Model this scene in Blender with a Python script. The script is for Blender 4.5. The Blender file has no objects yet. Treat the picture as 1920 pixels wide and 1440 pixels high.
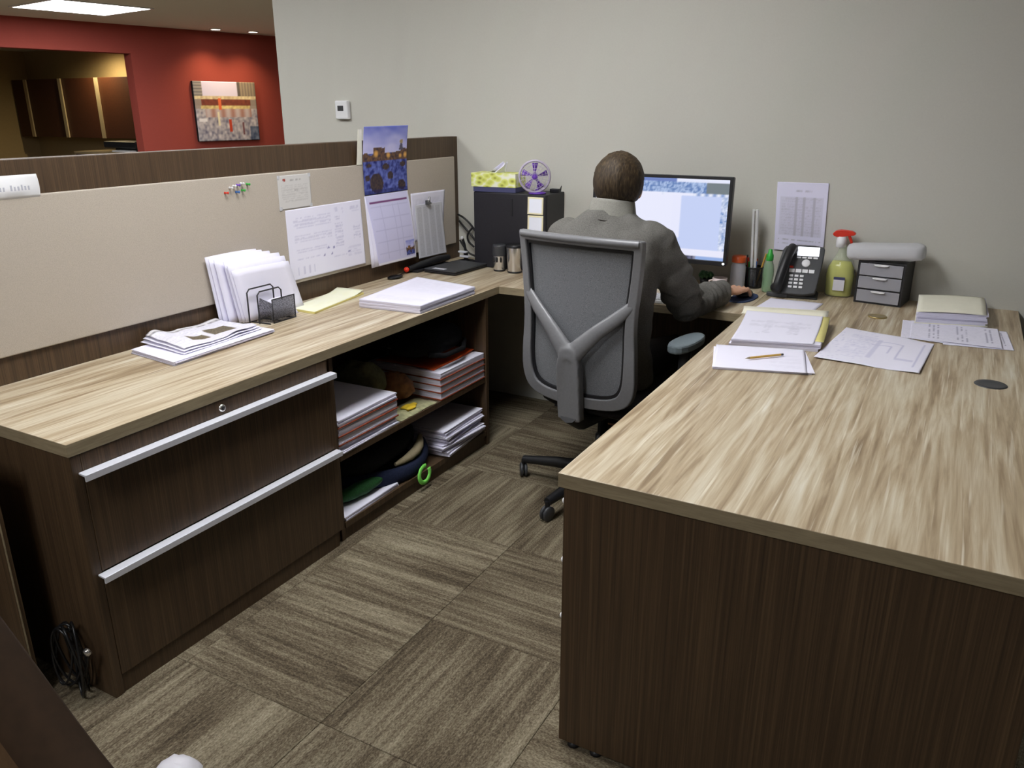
import bpy, bmesh, math, random
from mathutils import Vector, Matrix, noise
random.seed(7)
SC = bpy.context.scene
COL = SC.collection
PI = math.pi

def lin(r, g, b):
    f = lambda c: c / 12.92 if c <= .04045 else ((c + .055) / 1.055) ** 2.4
    return (f(r / 255), f(g / 255), f(b / 255))

# ------------------------------------------------------------------ camera
cam_d = bpy.data.cameras.new('camera'); cam = bpy.data.objects.new('camera', cam_d); COL.objects.link(cam)
cam_d.sensor_width = 36; cam_d.lens = 36 * 1502.64 / 1920; cam_d.clip_end = 60; cam_d.clip_start = .02
ya, pa, ra = math.radians(29.0062), math.radians(-18.8831), math.radians(-.0955)
fw = Vector((-math.sin(ya) * math.cos(pa), math.cos(ya) * math.cos(pa), math.sin(pa)))
rt = Vector((math.cos(ya), math.sin(ya), 0)); up = rt.cross(fw)
r2 = rt * math.cos(ra) + up * math.sin(ra); u2 = -rt * math.sin(ra) + up * math.cos(ra)
cm = Matrix((r2, u2, -fw)).transposed().to_4x4(); cm.translation = (2.3493, -1.0189, 1.4885)
cam.matrix_world = cm
SC.camera = cam
# ------------------------------------------------------------------ world, exposure
w = bpy.data.worlds.new('world'); SC.world = w; w.use_nodes = True
w.node_tree.nodes['Background'].inputs[0].default_value = (.9, .95, 1.0, 1)
w.node_tree.nodes['Background'].inputs[1].default_value = .06
SC.view_settings.view_transform = 'Standard'; SC.view_settings.look = 'None'
SC.view_settings.exposure = 0.0; SC.view_settings.gamma = 1; SC.view_settings.use_curve_mapping = False
TROFFER = 21.0           # radiance of the ceiling light diffusers
SPOT_RED = 62.0          # downlights washing the red wall, W
SPOT_KIT = 150.0          # pantry lamp, W
for nm, loc, en, col, ang in (('downlight_lamp', (-7.477, 7.915, 2.57), SPOT_RED, (1, .72, .42), 125), ('downlight_lamp', (-7.324, 8.482, 2.57), SPOT_RED, (1, .72, .42), 125),
                         ('pantry_lamp', (-11.6, 8.72, 2.56), SPOT_KIT, (1, .8, .45), 172)):
    ld = bpy.data.lights.new(nm, 'SPOT'); ld.energy = en; ld.color = col; ld.spot_size = math.radians(ang); ld.spot_blend = 1.0; ld.shadow_soft_size = .06
    lo = bpy.data.objects.new(nm, ld); COL.objects.link(lo); lo.location = loc
H = .737            # worktop height
YW = 2.637          # face of the grey wall
XD = .573           # front edge of the left run
YI = 2.063          # front edge of the run along the wall
X2, X3, Y4 = 1.663, 2.601, .426   # peninsula desk

# ------------------------------------------------------------------ materials
MATS = {}
def nt(name, rough=.6, metal=0.0, spec=.5):
    m = bpy.data.materials.new(name); m.use_nodes = True; MATS[name] = m
    t = m.node_tree; b = t.nodes['Principled BSDF']
    b.inputs['Roughness'].default_value = rough; b.inputs['Metallic'].default_value = metal
    b.inputs['Specular IOR Level'].default_value = spec
    return m, t, b
def N(t, kind, **kw):
    n = t.nodes.new(kind)
    for k, v in kw.items():
        if k in n.inputs.keys(): n.inputs[k].default_value = v
        else: setattr(n, k, v)
    return n
def coords(t, scale, kind='Object', rot=(0, 0, 0)):
    c = N(t, 'ShaderNodeTexCoord'); m = N(t, 'ShaderNodeMapping'); m.inputs['Scale'].default_value = scale; m.inputs['Rotation'].default_value = rot
    t.links.new(c.outputs[kind], m.inputs['Vector']); return m.outputs['Vector']
def ramp(t, fac, stops):
    r = N(t, 'ShaderNodeValToRGB'); e = r.color_ramp.elements
    while len(e) < len(stops): e.new(.5)
    for i, (p, c) in enumerate(stops): e[i].position = p; e[i].color = (*c, 1)
    t.links.new(fac, r.inputs['Fac']); return r.outputs['Color']
def mix(t, fac, a, b, mode='MIX'):
    m = N(t, 'ShaderNodeMix', data_type='RGBA', blend_type=mode)
    for s, v in ((m.inputs['Factor'], fac), (m.inputs['A'], a), (m.inputs['B'], b)):
        if hasattr(v, 'is_linked'): t.links.new(v, s)
        else: s.default_value = v if not isinstance(v, tuple) else (*v, 1)
    return m.outputs['Result']
def bump(t, b, h, s=.1, d=.002):
    n = N(t, 'ShaderNodeBump', Strength=s, Distance=d); t.links.new(h, n.inputs['Height']); t.links.new(n.outputs['Normal'], b.inputs['Normal'])
def simple(name, c, rough=.6, metal=0.0, var=.08, sc=60, bs=.05, spec=.5):
    m, t, b = nt(name, rough, metal, spec)
    n = N(t, 'ShaderNodeTexNoise', Scale=1.0, Detail=3.0); t.links.new(coords(t, (sc, sc, sc)), n.inputs['Vector'])
    t.links.new(ramp(t, n.outputs['Fac'], [(.3, tuple(x * (1 - var) for x in c)), (.7, tuple(min(1, x * (1 + var)) for x in c))]), b.inputs['Base Color'])
    if bs: bump(t, b, n.outputs['Fac'], bs)
    return m
def wood(name, stops, s1, s2, rough, fine=.35, bs=.03, spec=.5):
    m, t, b = nt(name, rough, 0, spec)
    n1 = N(t, 'ShaderNodeTexNoise', Scale=1.0, Detail=4.0, Distortion=.6); t.links.new(coords(t, s1), n1.inputs['Vector'])
    n2 = N(t, 'ShaderNodeTexNoise', Scale=1.0, Detail=3.0); t.links.new(coords(t, s2), n2.inputs['Vector'])
    a = N(t, 'ShaderNodeMix', data_type='FLOAT'); a.inputs['Factor'].default_value = fine
    t.links.new(n1.outputs['Fac'], a.inputs['A']); t.links.new(n2.outputs['Fac'], a.inputs['B'])
    t.links.new(ramp(t, a.outputs['Result'], stops), b.inputs['Base Color']); bump(t, b, n2.outputs['Fac'], bs)
    return m
M = MATS
m, t, b = nt('worktop_wood', .42)
n1 = N(t, 'ShaderNodeTexNoise', Scale=1.0, Detail=5.0, Distortion=1.1, Roughness=.6); t.links.new(coords(t, (17, .95, 17)), n1.inputs['Vector'])
n2 = N(t, 'ShaderNodeTexNoise', Scale=1.0, Detail=4.0, Distortion=.5); t.links.new(coords(t, (70, 3.4, 70)), n2.inputs['Vector'])
n3 = N(t, 'ShaderNodeTexNoise', Scale=1.0, Detail=2.0); t.links.new(coords(t, (120, 3.4, 120)), n3.inputs['Vector'])
q1 = N(t, 'ShaderNodeMix', data_type='FLOAT'); q1.inputs['Factor'].default_value = .42; t.links.new(n1.outputs['Fac'], q1.inputs['A']); t.links.new(n2.outputs['Fac'], q1.inputs['B'])
base = ramp(t, q1.outputs['Result'], [(.30, lin(122, 102, 78)), (.40, lin(152, 132, 105)), (.48, lin(178, 160, 132)), (.55, lin(196, 182, 156)), (.62, lin(208, 198, 176)), (.72, lin(226, 221, 208))])
flk = ramp(t, n3.outputs['Fac'], [(.60, (0, 0, 0)), (.78, (.8, .8, .8))])
t.links.new(mix(t, flk, base, lin(224, 216, 196)), b.inputs['Base Color']); bump(t, b, n2.outputs['Fac'], .03)
wood('worktop_edge', [(.3, lin(126, 112, 88)), (.7, lin(160, 146, 118))], (6, 6, 60), (30, 30, 260), .5)
wood('dark_wood', [(.30, lin(54, 40, 27)), (.5, lin(74, 56, 38)), (.7, lin(97, 76, 53))], (90, 90, 1.2), (330, 330, 3.0), .5, .6)
simple('panel_fabric', lin(184, 174, 161), .95, 0, .07, 420, .25, .1)
simple('wall_paint', lin(199, 197, 188), .85, 0, .015, 160, .06, .2)
simple('red_paint', lin(156, 72, 62), .8, 0, .03, 60, .05, .2)
simple('beige_paint', lin(170, 150, 112), .9, 0, .03, 30, 0, .2)
simple('ceiling_tile', lin(226, 223, 216), .95, 0, .06, 90, .2, .1)
simple('paper', lin(236, 234, 250), .85, 0, .012, 20, 0, .2)
simple('cream_paper', lin(238, 235, 218), .85, 0, .02, 20, 0, .2)
simple('yellow_paper', lin(236, 226, 150), .85, 0, .03, 20, 0, .2)
simple('rust_card', lin(140, 70, 48), .8, 0, .08, 40, 0, .2)
simple('orange_card', lin(206, 82, 30), .7, 0, .05, 40, 0, .3)
simple('aluminium', lin(222, 223, 232), .45, .25, .02, 30, 0)
simple('steel', lin(222, 220, 218), .2, .9, .03, 30, 0)
simple('brass', lin(205, 185, 130), .3, .9, .03, 30, 0)
simple('black_plastic', lin(26, 26, 29), .45, 0, .15, 80, .02)
simple('black_metal', lin(33, 32, 37), .5, .0, .12, 90, .04)
simple('charcoal', lin(62, 63, 66), .42, 0, .06, 80, .02)
simple('chair_grey', lin(116, 116, 119), .36, 0, .05, 120, .03)
simple('chair_pad', lin(128, 140, 146), .6, 0, .05, 100, .03)
simple('dark_fabric', lin(36, 34, 34), .95, 0, .2, 300, .2, .1)
simple('trousers', lin(44, 40, 36), .95, 0, .2, 200, .2, .1)
simple('jacket', lin(105, 103, 99), .95, 0, .22, 260, .3, .1)
simple('collar', lin(136, 134, 127), .95, 0, .1, 260, .2, .1)
simple('skin', lin(206, 160, 132), .5, 0, .06, 60, .03)
simple('eye_white', lin(235, 232, 228), .2, 0, .02, 30, 0)
simple('lip', lin(170, 104, 92), .5, 0, .05, 60, 0)
simple('white_plastic', lin(236, 236, 238), .35, 0, .01, 40, 0)
simple('grey_print', lin(186, 187, 198), .7, 0, .02, 40, 0)
simple('purple_plastic', lin(118, 70, 190), .35, 0, .05, 40, 0)
simple('lilac_wire', lin(192, 182, 202), .35, 0, .03, 40, 0)
simple('red_plastic', lin(214, 50, 28), .35, 0, .05, 40, 0)
simple('green_plastic', lin(60, 176, 70), .35, 0, .05, 40, 0)
simple('blue_plastic', lin(50, 110, 190), .35, 0, .05, 40, 0)
simple('orange_plastic', lin(206, 88, 36), .4, 0, .05, 40, 0)
simple('mouse_mat', lin(62, 74, 104), .9, 0, .08, 200, .1, .1)
simple('pencil_paint', lin(206, 164, 78), .4, 0, .05, 60, 0)
simple('navy_fabric', lin(34, 40, 62), .9, 0, .2, 160, .2, .15)
simple('black_fabric', lin(26, 26, 28), .9, 0, .3, 120, .3, .15)
simple('lime_webbing', lin(128, 222, 92), .7, 0, .05, 120, .1)
simple('green_mesh', lin(30, 84, 38), .8, 0, .3, 200, .2)
simple('tan_suede', lin(150, 138, 112), .9, 0, .1, 120, .1, .1)
simple('olive_cloth', lin(104, 100, 72), .9, 0, .2, 60, .3, .1)
simple('brown_packet', lin(140, 92, 56), .5, 0, .45, 38, .3)
simple('sage_packet', lin(168, 166, 128), .5, 0, .3, 45, .2)
simple('yellow_print', lin(232, 196, 50), .5, 0, .08, 60, 0)
simple('leather', lin(50, 36, 24), .85, 0, .12, 60, .08, .15)
simple('leather_inner', lin(80, 60, 40), .85, 0, .12, 60, .08, .15)
simple('cable_black', lin(22, 22, 24), .35, 0, .05, 40, 0)
simple('newsprint', lin(226, 222, 226), .9, 0, .03, 60, 0, .1)
simple('drawer_inside', lin(150, 150, 152), .6, 0, .15, 40, 0)
simple('label_white', lin(224, 222, 230), .6, 0, .02, 30, 0)
simple('label_blue', lin(70, 72, 110), .6, 0, .02, 30, 0)
simple('cabinet_door', lin(74, 40, 22), .5, 0, .12, 30, 0)
simple('handle_strip', lin(200, 184, 150), .4, .3, .03, 30, 0)
simple('pink_cup', lin(222, 206, 204), .4, 0, .03, 30, 0)
simple('leaf_green', lin(44, 84, 48), .7, 0, .3, 60, .1)
# lime tissue box print
m, t, b = nt('tissue_print', .6)
v = N(t, 'ShaderNodeTexVoronoi', Scale=1.0); t.links.new(coords(t, (26, 26, 40)), v.inputs['Vector'])
t.links.new(ramp(t, v.outputs['Distance'], [(.12, lin(150, 150, 60)), (.3, lin(206, 212, 96)), (.5, lin(222, 228, 130)), (.75, lin(240, 240, 220))]), b.inputs['Base Color'])
# hair with strands
m, t, b = nt('hair', .62, 0, .3)
n1 = N(t, 'ShaderNodeTexNoise', Scale=1.0, Detail=4.0); t.links.new(coords(t, (190, 90, 34)), n1.inputs['Vector'])
t.links.new(ramp(t, n1.outputs['Fac'], [(.3, lin(38, 29, 19)), (.5, lin(58, 46, 31)), (.7, lin(84, 69, 49))]), b.inputs['Base Color']); bump(t, b, n1.outputs['Fac'], .5, .004)
# chair mesh (fine net over grey)
m, t, b = nt('chair_net', .8, 0, .2)
c = coords(t, (700, 700, 700)); n1 = N(t, 'ShaderNodeTexNoise', Scale=1.0, Detail=1.0); t.links.new(c, n1.inputs['Vector'])
t.links.new(ramp(t, n1.outputs['Fac'], [(.35, lin(96, 97, 100)), (.65, lin(132, 134, 138))]), b.inputs['Base Color']); bump(t, b, n1.outputs['Fac'], .3)
# sorter mesh: black net with holes
m, t, b = nt('wire_net', .5)
b.inputs['Base Color'].default_value = (*lin(30, 30, 34), 1)
n1 = N(t, 'ShaderNodeTexVoronoi', Scale=1.0); t.links.new(coords(t, (520, 520, 520)), n1.inputs['Vector'])
rr = N(t, 'ShaderNodeMath', operation='LESS_THAN'); rr.inputs[1].default_value = .66; t.links.new(n1.outputs['Distance'], rr.inputs[0])
rm = N(t, 'ShaderNodeMapRange'); rm.inputs['To Min'].default_value = .95; rm.inputs['To Max'].default_value = .4; t.links.new(rr.outputs[0], rm.inputs['Value'])
t.links.new(rm.outputs[0], b.inputs['Alpha'])
# page edges of paper blocks
m, t, b = nt('page_edge', .85, 0, .2)
n1 = N(t, 'ShaderNodeTexNoise', Scale=1.0, Detail=2.0); t.links.new(coords(t, (6, 6, 900)), n1.inputs['Vector'])
t.links.new(ramp(t, n1.outputs['Fac'], [(.3, lin(196, 192, 210)), (.6, lin(232, 230, 246))]), b.inputs['Base Color'])
# carpet
m, t, b = nt('carpet', .98, 0, .05)
oi = N(t, 'ShaderNodeObjectInfo'); mu = N(t, 'ShaderNodeMath', operation='MULTIPLY'); mu.inputs[1].default_value = 37; t.links.new(oi.outputs['Random'], mu.inputs[0])
def c4(scale, det, off):
    n = N(t, 'ShaderNodeTexNoise', Scale=1.0, Detail=det); n.noise_dimensions = '4D'; t.links.new(coords(t, scale), n.inputs['Vector'])
    ad = N(t, 'ShaderNodeMath', operation='ADD'); ad.inputs[1].default_value = off; t.links.new(mu.outputs[0], ad.inputs[0]); t.links.new(ad.outputs[0], n.inputs['W']); return n.outputs['Fac']
blocks = c4((8, 1.7, 1), 3.0, 0); streak = c4((70, 3.2, 1), 3.0, 5); pile = c4((330, 150, 1), 2.0, 9)
def madd(a, k, bb):
    q = N(t, 'ShaderNodeMath', operation='MULTIPLY_ADD'); t.links.new(a, q.inputs[0]); q.inputs[1].default_value = k
    if hasattr(bb, 'is_linked'): t.links.new(bb, q.inputs[2])
    else: q.inputs[2].default_value = bb
    return q.outputs[0]
f = madd(blocks, .62, madd(streak, .55, madd(pile, .62, -.395)))
t.links.new(ramp(t, f, [(.26, lin(60, 52, 42)), (.42, lin(90, 80, 65)), (.56, lin(122, 112, 93)), (.74, lin(156, 147, 126))]), b.inputs['Base Color'])
bump(t, b, pile, .5, .004)
# prints: colours painted per vertex (flat ink on paper)
m, t, b = nt('print', .8, 0, .2)
a = N(t, 'ShaderNodeAttribute'); a.attribute_name = 'ink'; t.links.new(a.outputs['Color'], b.inputs['Base Color'])
m, t, b = nt('screen', .3)
a = N(t, 'ShaderNodeAttribute'); a.attribute_name = 'ink'; t.links.new(a.outputs['Color'], b.inputs['Emission Color']); b.inputs['Emission Strength'].default_value = 1.0
b.inputs['Base Color'].default_value = (.01, .01, .01, 1)
def emis(name, c, s):
    m, t, b = nt(name, .5); b.inputs['Emission Color'].default_value = (*c, 1); b.inputs['Emission Strength'].default_value = s; b.inputs['Base Color'].default_value = (.8, .8, .8, 1)
emis('diffuser', (.975, .985, 1.0), TROFFER); emis('lamp_glow', (1, .93, .8), 14); emis('phone_screen', lin(240, 244, 255), .9); emis('led', (1, 1, 1), 1.2)
# clear things
def clear(name, c, tr=.8, rough=.1, ior=1.4):
    m, t, b = nt(name, rough); b.inputs['Base Color'].default_value = (*c, 1); b.inputs['Transmission Weight'].default_value = tr; b.inputs['IOR'].default_value = ior
m, t, b = nt('clear_plastic', .08); b.inputs['Base Color'].default_value = (*lin(210, 222, 196), 1); b.inputs['Alpha'].default_value = .28; m, t, b = nt('green_pet', .15); b.inputs['Base Color'].default_value = (*lin(150, 190, 150), 1); b.inputs['Alpha'].default_value = .5; simple('yellow_liquid', lin(212, 208, 84), .2, 0, .05, 30, 0)
m, t, b = nt('smoke_clear', .3); b.inputs['Base Color'].default_value = (*lin(178, 178, 186), 1); b.inputs['Alpha'].default_value = .62
clear('frosted', lin(214, 214, 222), .35, .45, 1.1); clear('milky_film', lin(222, 222, 226), .3, .4, 1.1)

# ------------------------------------------------------------------ mesh helpers
ROOTM = {}
class MB:
    def __init__(s): s.v = []; s.f = []; s.m = []; s.s = []
    def add(s, vs, fs, mat=0, sm=False):
        o = len(s.v); s.v += [Vector(p) for p in vs]
        for q in fs: s.f.append([i + o for i in q]); s.m.append(mat); s.s.append(sm)
        return s
    def box(s, x0, y0, z0, x1, y1, z1, mat=0, R=None, c=None):
        vs = [Vector((x, y, z)) for z in (z0, z1) for y in (y0, y1) for x in (x0, x1)]
        if R is not None:
            c = Vector(c) if c is not None else Vector(((x0 + x1) / 2, (y0 + y1) / 2, (z0 + z1) / 2)); vs = [R @ (p - c) + c for p in vs]
        return s.add(vs, [(0, 2, 3, 1), (4, 5, 7, 6), (0, 1, 5, 4), (1, 3, 7, 5), (3, 2, 6, 7), (2, 0, 4, 6)], mat)
    def prism(s, poly, a, bb, fn, mat=0, sm=False):
        n = len(poly); vs = [fn(p[0], p[1], a) for p in poly] + [fn(p[0], p[1], bb) for p in poly]
        s.add(vs, [tuple(range(n - 1, -1, -1)), tuple(range(n, 2 * n))], mat)
        o = len(s.v) - 2 * n
        for i in range(n): s.f.append([o + i, o + (i + 1) % n, o + n + (i + 1) % n, o + n + i]); s.m.append(mat); s.s.append(sm)
        return s
    def ring(s, O, I, a, bb, fn, mat=0):
        n = len(O); vs = [fn(*p, k) for k in (a, bb) for L in (O, I) for p in L]; fs = []
        for i in range(n):
            j = (i + 1) % n
            fs += [(i, j, n + j, n + i), (2 * n + j, 2 * n + i, 3 * n + i, 3 * n + j), (j, i, 2 * n + i, 2 * n + j), (n + i, n + j, 3 * n + j, 3 * n + i)]
        return s.add(vs, fs, mat)
    def tube(s, pts, r, n=8, mat=0, cap=True, flat=None, closed=False):
        pts = [Vector(p) for p in pts]; k = len(pts); rs = r if isinstance(r, (list, tuple)) else [r] * k
        vs = []; prev = None
        for i, p in enumerate(pts):
            if closed: d = pts[(i + 1) % k] - pts[i - 1]
            else: d = pts[min(i + 1, k - 1)] - pts[max(i - 1, 0)]
            d = d.normalized() if d.length > 1e-9 else Vector((0, 0, 1))
            if prev is None: u = d.orthogonal().normalized()
            else:
                u = prev - d * prev.dot(d); u = u.normalized() if u.length > 1e-6 else d.orthogonal().normalized()
            prev = u; w_ = d.cross(u)
            for j in range(n):
                a_ = 2 * PI * j / n; q = (u * math.cos(a_) + w_ * math.sin(a_)) * rs[i]
                if flat: q = Vector((q.x * flat[0], q.y * flat[1], q.z * flat[2]))
                vs.append(p + q)
        fs = []
        for i in range(k if closed else k - 1):
            i2 = (i + 1) % k
            for j in range(n): fs.append((i * n + j, i * n + (j + 1) % n, i2 * n + (j + 1) % n, i2 * n + j))
        s.add(vs, fs, mat, True)
        if cap and not closed: s.add([vs[j] for j in range(n)], [tuple(range(n - 1, -1, -1))], mat); s.add(vs[-n:], [tuple(range(n))], mat)
        return s
    def lathe(s, prof, c=(0, 0, 0), n=20, mat=0, X=None, sm=True):
        vs = []; c = Vector(c)
        for r, z in prof:
            for j in range(n):
                a_ = 2 * PI * j / n; p = Vector((r * math.cos(a_), r * math.sin(a_), z)); vs.append((X @ p if X is not None else p) + c)
        fs = [(i * n + j, i * n + (j + 1) % n, (i + 1) * n + (j + 1) % n, (i + 1) * n + j) for i in range(len(prof) - 1) for j in range(n)]
        return s.add(vs, fs, mat, sm)
    def ell(s, c, r, nu=16, nv=10, mat=0, R=None, fn=None):
        c = Vector(c); vs = []
        for i in range(nv + 1):
            th = PI * i / nv
            for j in range(nu):
                ph = 2 * PI * j / nu; p = Vector((r[0] * math.sin(th) * math.cos(ph), r[1] * math.sin(th) * math.sin(ph), r[2] * math.cos(th)))
                if fn: p = fn(p)
                vs.append((R @ p if R is not None else p) + c)
        fs = [(i * nu + j, (i + 1) * nu + j, (i + 1) * nu + (j + 1) % nu, i * nu + (j + 1) % nu) for i in range(nv) for j in range(nu)]
        return s.add(vs, fs, mat, True)
    def grid(s, fn, nu, nv, mat=0, sm=True):
        vs = [fn(i / nu, j / nv) for j in range(nv + 1) for i in range(nu + 1)]; k = nu + 1
        return s.add(vs, [(j * k + i, j * k + i + 1, (j + 1) * k + i + 1, (j + 1) * k + i) for j in range(nv) for i in range(nu)], mat, sm)
    def build(s, name, mats, parent=None, local=False, bevel=0, sub=0, solid=0, ink=None, seg=2):
        vs = s.v
        if parent is None:
            xs = [p.x for p in vs]; ys = [p.y for p in vs]; zs = [p.z for p in vs]
            org = Vector(((min(xs) + max(xs)) / 2, (min(ys) + max(ys)) / 2, min(zs)))
            vs = [p - org for p in vs]
        elif not local:
            rm_ = ROOTM[parent.name].inverted(); vs = [rm_ @ p for p in vs]
        me = bpy.data.meshes.new(name); me.from_pydata([tuple(p) for p in vs], [], s.f)
        if isinstance(mats, str): mats = [mats]
        for q in mats: me.materials.append(M[q])
        for i, p in enumerate(me.polygons): p.material_index = s.m[i]; p.use_smooth = s.s[i]
        if ink is not None:
            at = me.color_attributes.new('ink', 'FLOAT_COLOR', 'POINT')
            for i, c in enumerate(ink): at.data[i].color = (*c, 1)
        o = bpy.data.objects.new(name, me); COL.objects.link(o)
        if parent is None: o.location = org; ROOTM[o.name] = Matrix.Translation(org)
        else: o.parent = parent; ROOTM[o.name] = ROOTM[parent.name]
        if bevel: q = o.modifiers.new('bevel', 'BEVEL'); q.width = bevel; q.segments = seg; q.limit_method = 'ANGLE'; q.angle_limit = .7
        if sub: q = o.modifiers.new('sub', 'SUBSURF'); q.levels = q.render_levels = sub
        if solid: q = o.modifiers.new('solid', 'SOLIDIFY'); q.thickness = solid; q.offset = -1
        return o

def tag(o, label=None, cat=None, group=None, kind=None):
    for k, v_ in (('label', label), ('category', cat), ('group', group), ('kind', kind)):
        if v_: o[k] = v_
    return o
def thing(name, label, cat, loc, rz=0, group=None):
    o = bpy.data.objects.new(name, None); COL.objects.link(o); o.location = loc; o.rotation_euler = (0, 0, rz); o.empty_display_size = .05
    ROOTM[o.name] = Matrix.Translation(loc) @ Matrix.Rotation(rz, 4, 'Z')
    return tag(o, label, cat, group)
def bx(name, mat, parent, x0, y0, z0, x1, y1, z1, bevel=0, local=False):
    return MB().box(min(x0, x1), min(y0, y1), min(z0, z1), max(x0, x1), max(y0, y1), max(z0, z1)).build(name, mat, parent, local, bevel)
def struct(o): o['kind'] = 'structure'; return o
def Rz(d): return Matrix.Rotation(math.radians(d), 3, 'Z')
def Rx(d): return Matrix.Rotation(math.radians(d), 3, 'X')
def Ry(d): return Matrix.Rotation(math.radians(d), 3, 'Y')
def dup(root, loc, rz=None, label=None):
    r = root.copy(); COL.objects.link(r); r.location = loc
    if rz is not None: r.rotation_euler = (0, 0, rz)
    if label: r['label'] = label
    for ch in list(root.children):
        c = ch.copy(); COL.objects.link(c); c.parent = r
        for g in list(ch.children):
            d = g.copy(); COL.objects.link(d); d.parent = c
    return r
def chaikin(P, it=2, closed=True, q=.25):
    for _ in range(it):
        out = []
        n = len(P)
        for i in range(n if closed else n - 1):
            a, bb = Vector(P[i]), Vector(P[(i + 1) % n]); out += [tuple(a.lerp(bb, q)), tuple(a.lerp(bb, 1 - q))]
        if not closed: out = [P[0]] + out + [P[-1]]
        P = out
    return P
def bil(c, u, v): return Vector(c[0]).lerp(Vector(c[1]), u).lerp(Vector(c[3]).lerp(Vector(c[2]), u), v)
def h1(*a): return noise.noise(Vector((a[0] * 1.7 + .31, (a[1] if len(a) > 1 else 0) * 1.3 + .77, (a[2] if len(a) > 2 else 0) * 1.1 + .13)))
PW = lin(236, 234, 250)
def sheet(name, c, paint=None, nu=40, nv=50, lift=None, th=.0006, parent=None, mat='print'):
    """printed sheet; c = corners bottom-left, bottom-right, top-right, top-left of the print"""
    mb = MB(); mb.grid(lambda u, v: bil(c, u, v) + (lift(u, v) if lift else Vector((0, 0, 0))), nu, nv)
    ink = [(paint(i / nu, j / nv) if paint else PW) for j in range(nv + 1) for i in range(nu + 1)]
    return mb.build(name, mat, parent, ink=ink, solid=th)
def mixc(a, b, k): return tuple(x + (y - x) * k for x, y in zip(a, b))
INK = lin(120, 118, 140)
def lines(u, v, rows, dens=.5, words=9, seed=0):
    r = v * rows; row = math.floor(r); k = r - row
    if k > .62: return 0
    return dens * (.55 + .45 * h1(u * words * 3, row * 7.1, seed)) if h1(u * words, row * 3.7, seed + 5) > -.28 else 0
def region(u, v, R, rows, dens=.5, words=9, seed=0):
    if R[0] < u < R[2] and R[1] < v < R[3]: return lines((u - R[0]) / (R[2] - R[0]), (v - R[1]) / (R[3] - R[1]), rows, dens, words * (R[2] - R[0]), seed)
    return 0
def pager(regs, base=PW, ink=INK):
    def p(u, v):
        k = 0
        for i, (R, rows, d) in enumerate(regs): k = max(k, region(u, v, R, rows, d, 14, i * 3.3))
        return mixc(base, ink, max(0, min(1, k)))
    return p
def qstack(mb, c, z0, z1, n, jit=.004, mat=0):
    """layers of sheets, each a thin slightly shifted block"""
    for i in range(n):
        a = z0 + (z1 - z0) * i / n; b2 = z0 + (z1 - z0) * (i + 1) / n - .0002; dx, dy, dr = random.uniform(-jit, jit), random.uniform(-jit, jit), random.uniform(-jit, jit) * 3
        ctr = sum((Vector((p[0], p[1])) for p in c), Vector((0, 0))) / 4
        P = []
        for p in c:
            q = Vector((p[0], p[1])) - ctr; q = Vector((q.x - q.y * dr, q.y + q.x * dr)) + ctr; P.append((q.x + dx, q.y + dy))
        mb.prism(P, a, b2, lambda x, y, z: (x, y, z), mat)
def baked(mb, name, mats, voxel, smooth=4, parent=None, disp=None):
    """fuse overlapping shapes into one continuous surface"""
    o = mb.build(name + '_tmp', mats, parent, local=parent is not None and False)
    q = o.modifiers.new('r', 'REMESH'); q.mode = 'VOXEL'; q.voxel_size = voxel; q.use_smooth_shade = True
    if smooth: q = o.modifiers.new('s', 'SMOOTH'); q.factor = .5; q.iterations = smooth
    dg = bpy.context.evaluated_depsgraph_get(); me = bpy.data.meshes.new_from_object(o.evaluated_get(dg))
    r = bpy.data.objects.new(name, me); COL.objects.link(r); r.location = o.location; r.parent = o.parent
    ROOTM[r.name] = ROOTM[o.name]; me.name = name
    if disp:
        nr = [v.normal.copy() for v in me.vertices]; off = r.location if parent is None else Vector((0, 0, 0)); RM = ROOTM[r.name] if parent is not None else Matrix()
        for v_, n_ in zip(me.vertices, nr): v_.co += n_ * disp(RM @ v_.co + off, n_)
    for p in me.polygons: p.use_smooth = True
    me.materials.clear()
    for q in ([mats] if isinstance(mats, str) else mats): me.materials.append(M[q])
    om = o.data; bpy.data.objects.remove(o); bpy.data.meshes.remove(om)
    return r

# ================================================================== SETTING
fl = struct(bx('floor', 'carpet', None, -16, -5, -.12, 6, 12, -.008))
ROT = {(.61, .2): 1, (1.11, .2): 0, (.61, .7): 1, (1.11, .7): 1, (.61, 1.2): 0, (1.11, 1.2): 0, (.61, -.3): 0, (1.11, -.3): 0, (.11, .2): 1, (.11, -.3): 0, (1.61, -.3): 0, (.61, 1.7): 1, (1.11, 1.7): 0}
me0 = None
for i in range(-1, 6):
    for j in range(-3, 6):
        x, y = round(.11 + .5 * i, 2), round(-.3 + .5 * j, 2)
        k = ROT.get((x, y), random.randint(0, 1))
        if me0 is None:
            q = MB().box(-.2494, -.2494, -.0078, .2494, .2494, 0).build('carpet_tile', 'carpet', None, bevel=.0012, seg=1); me0 = q.data
            for v_ in me0.vertices: v_.co.z -= .0078 - 0
            q.location = (0, 0, 0)
        else:
            q = bpy.data.objects.new('carpet_tile', me0); COL.objects.link(q); mo = q.modifiers.new('bevel', 'BEVEL'); mo.width = .0012; mo.segments = 1
        q.parent = fl; q.matrix_parent_inverse = Matrix.Translation(-fl.location)
        q.location = (x + .25, y + .25, 0); q.rotation_euler = (0, 0, PI / 2 * k + PI * random.randint(0, 1))
struct(bx('ceiling', 'ceiling_tile', None, -16, -5, 2.6, 6, 12, 2.7))
struct(bx('wall_back', 'wall_paint', None, -1.203, YW, 0, 5.2, YW + .14, 2.6))
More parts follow.
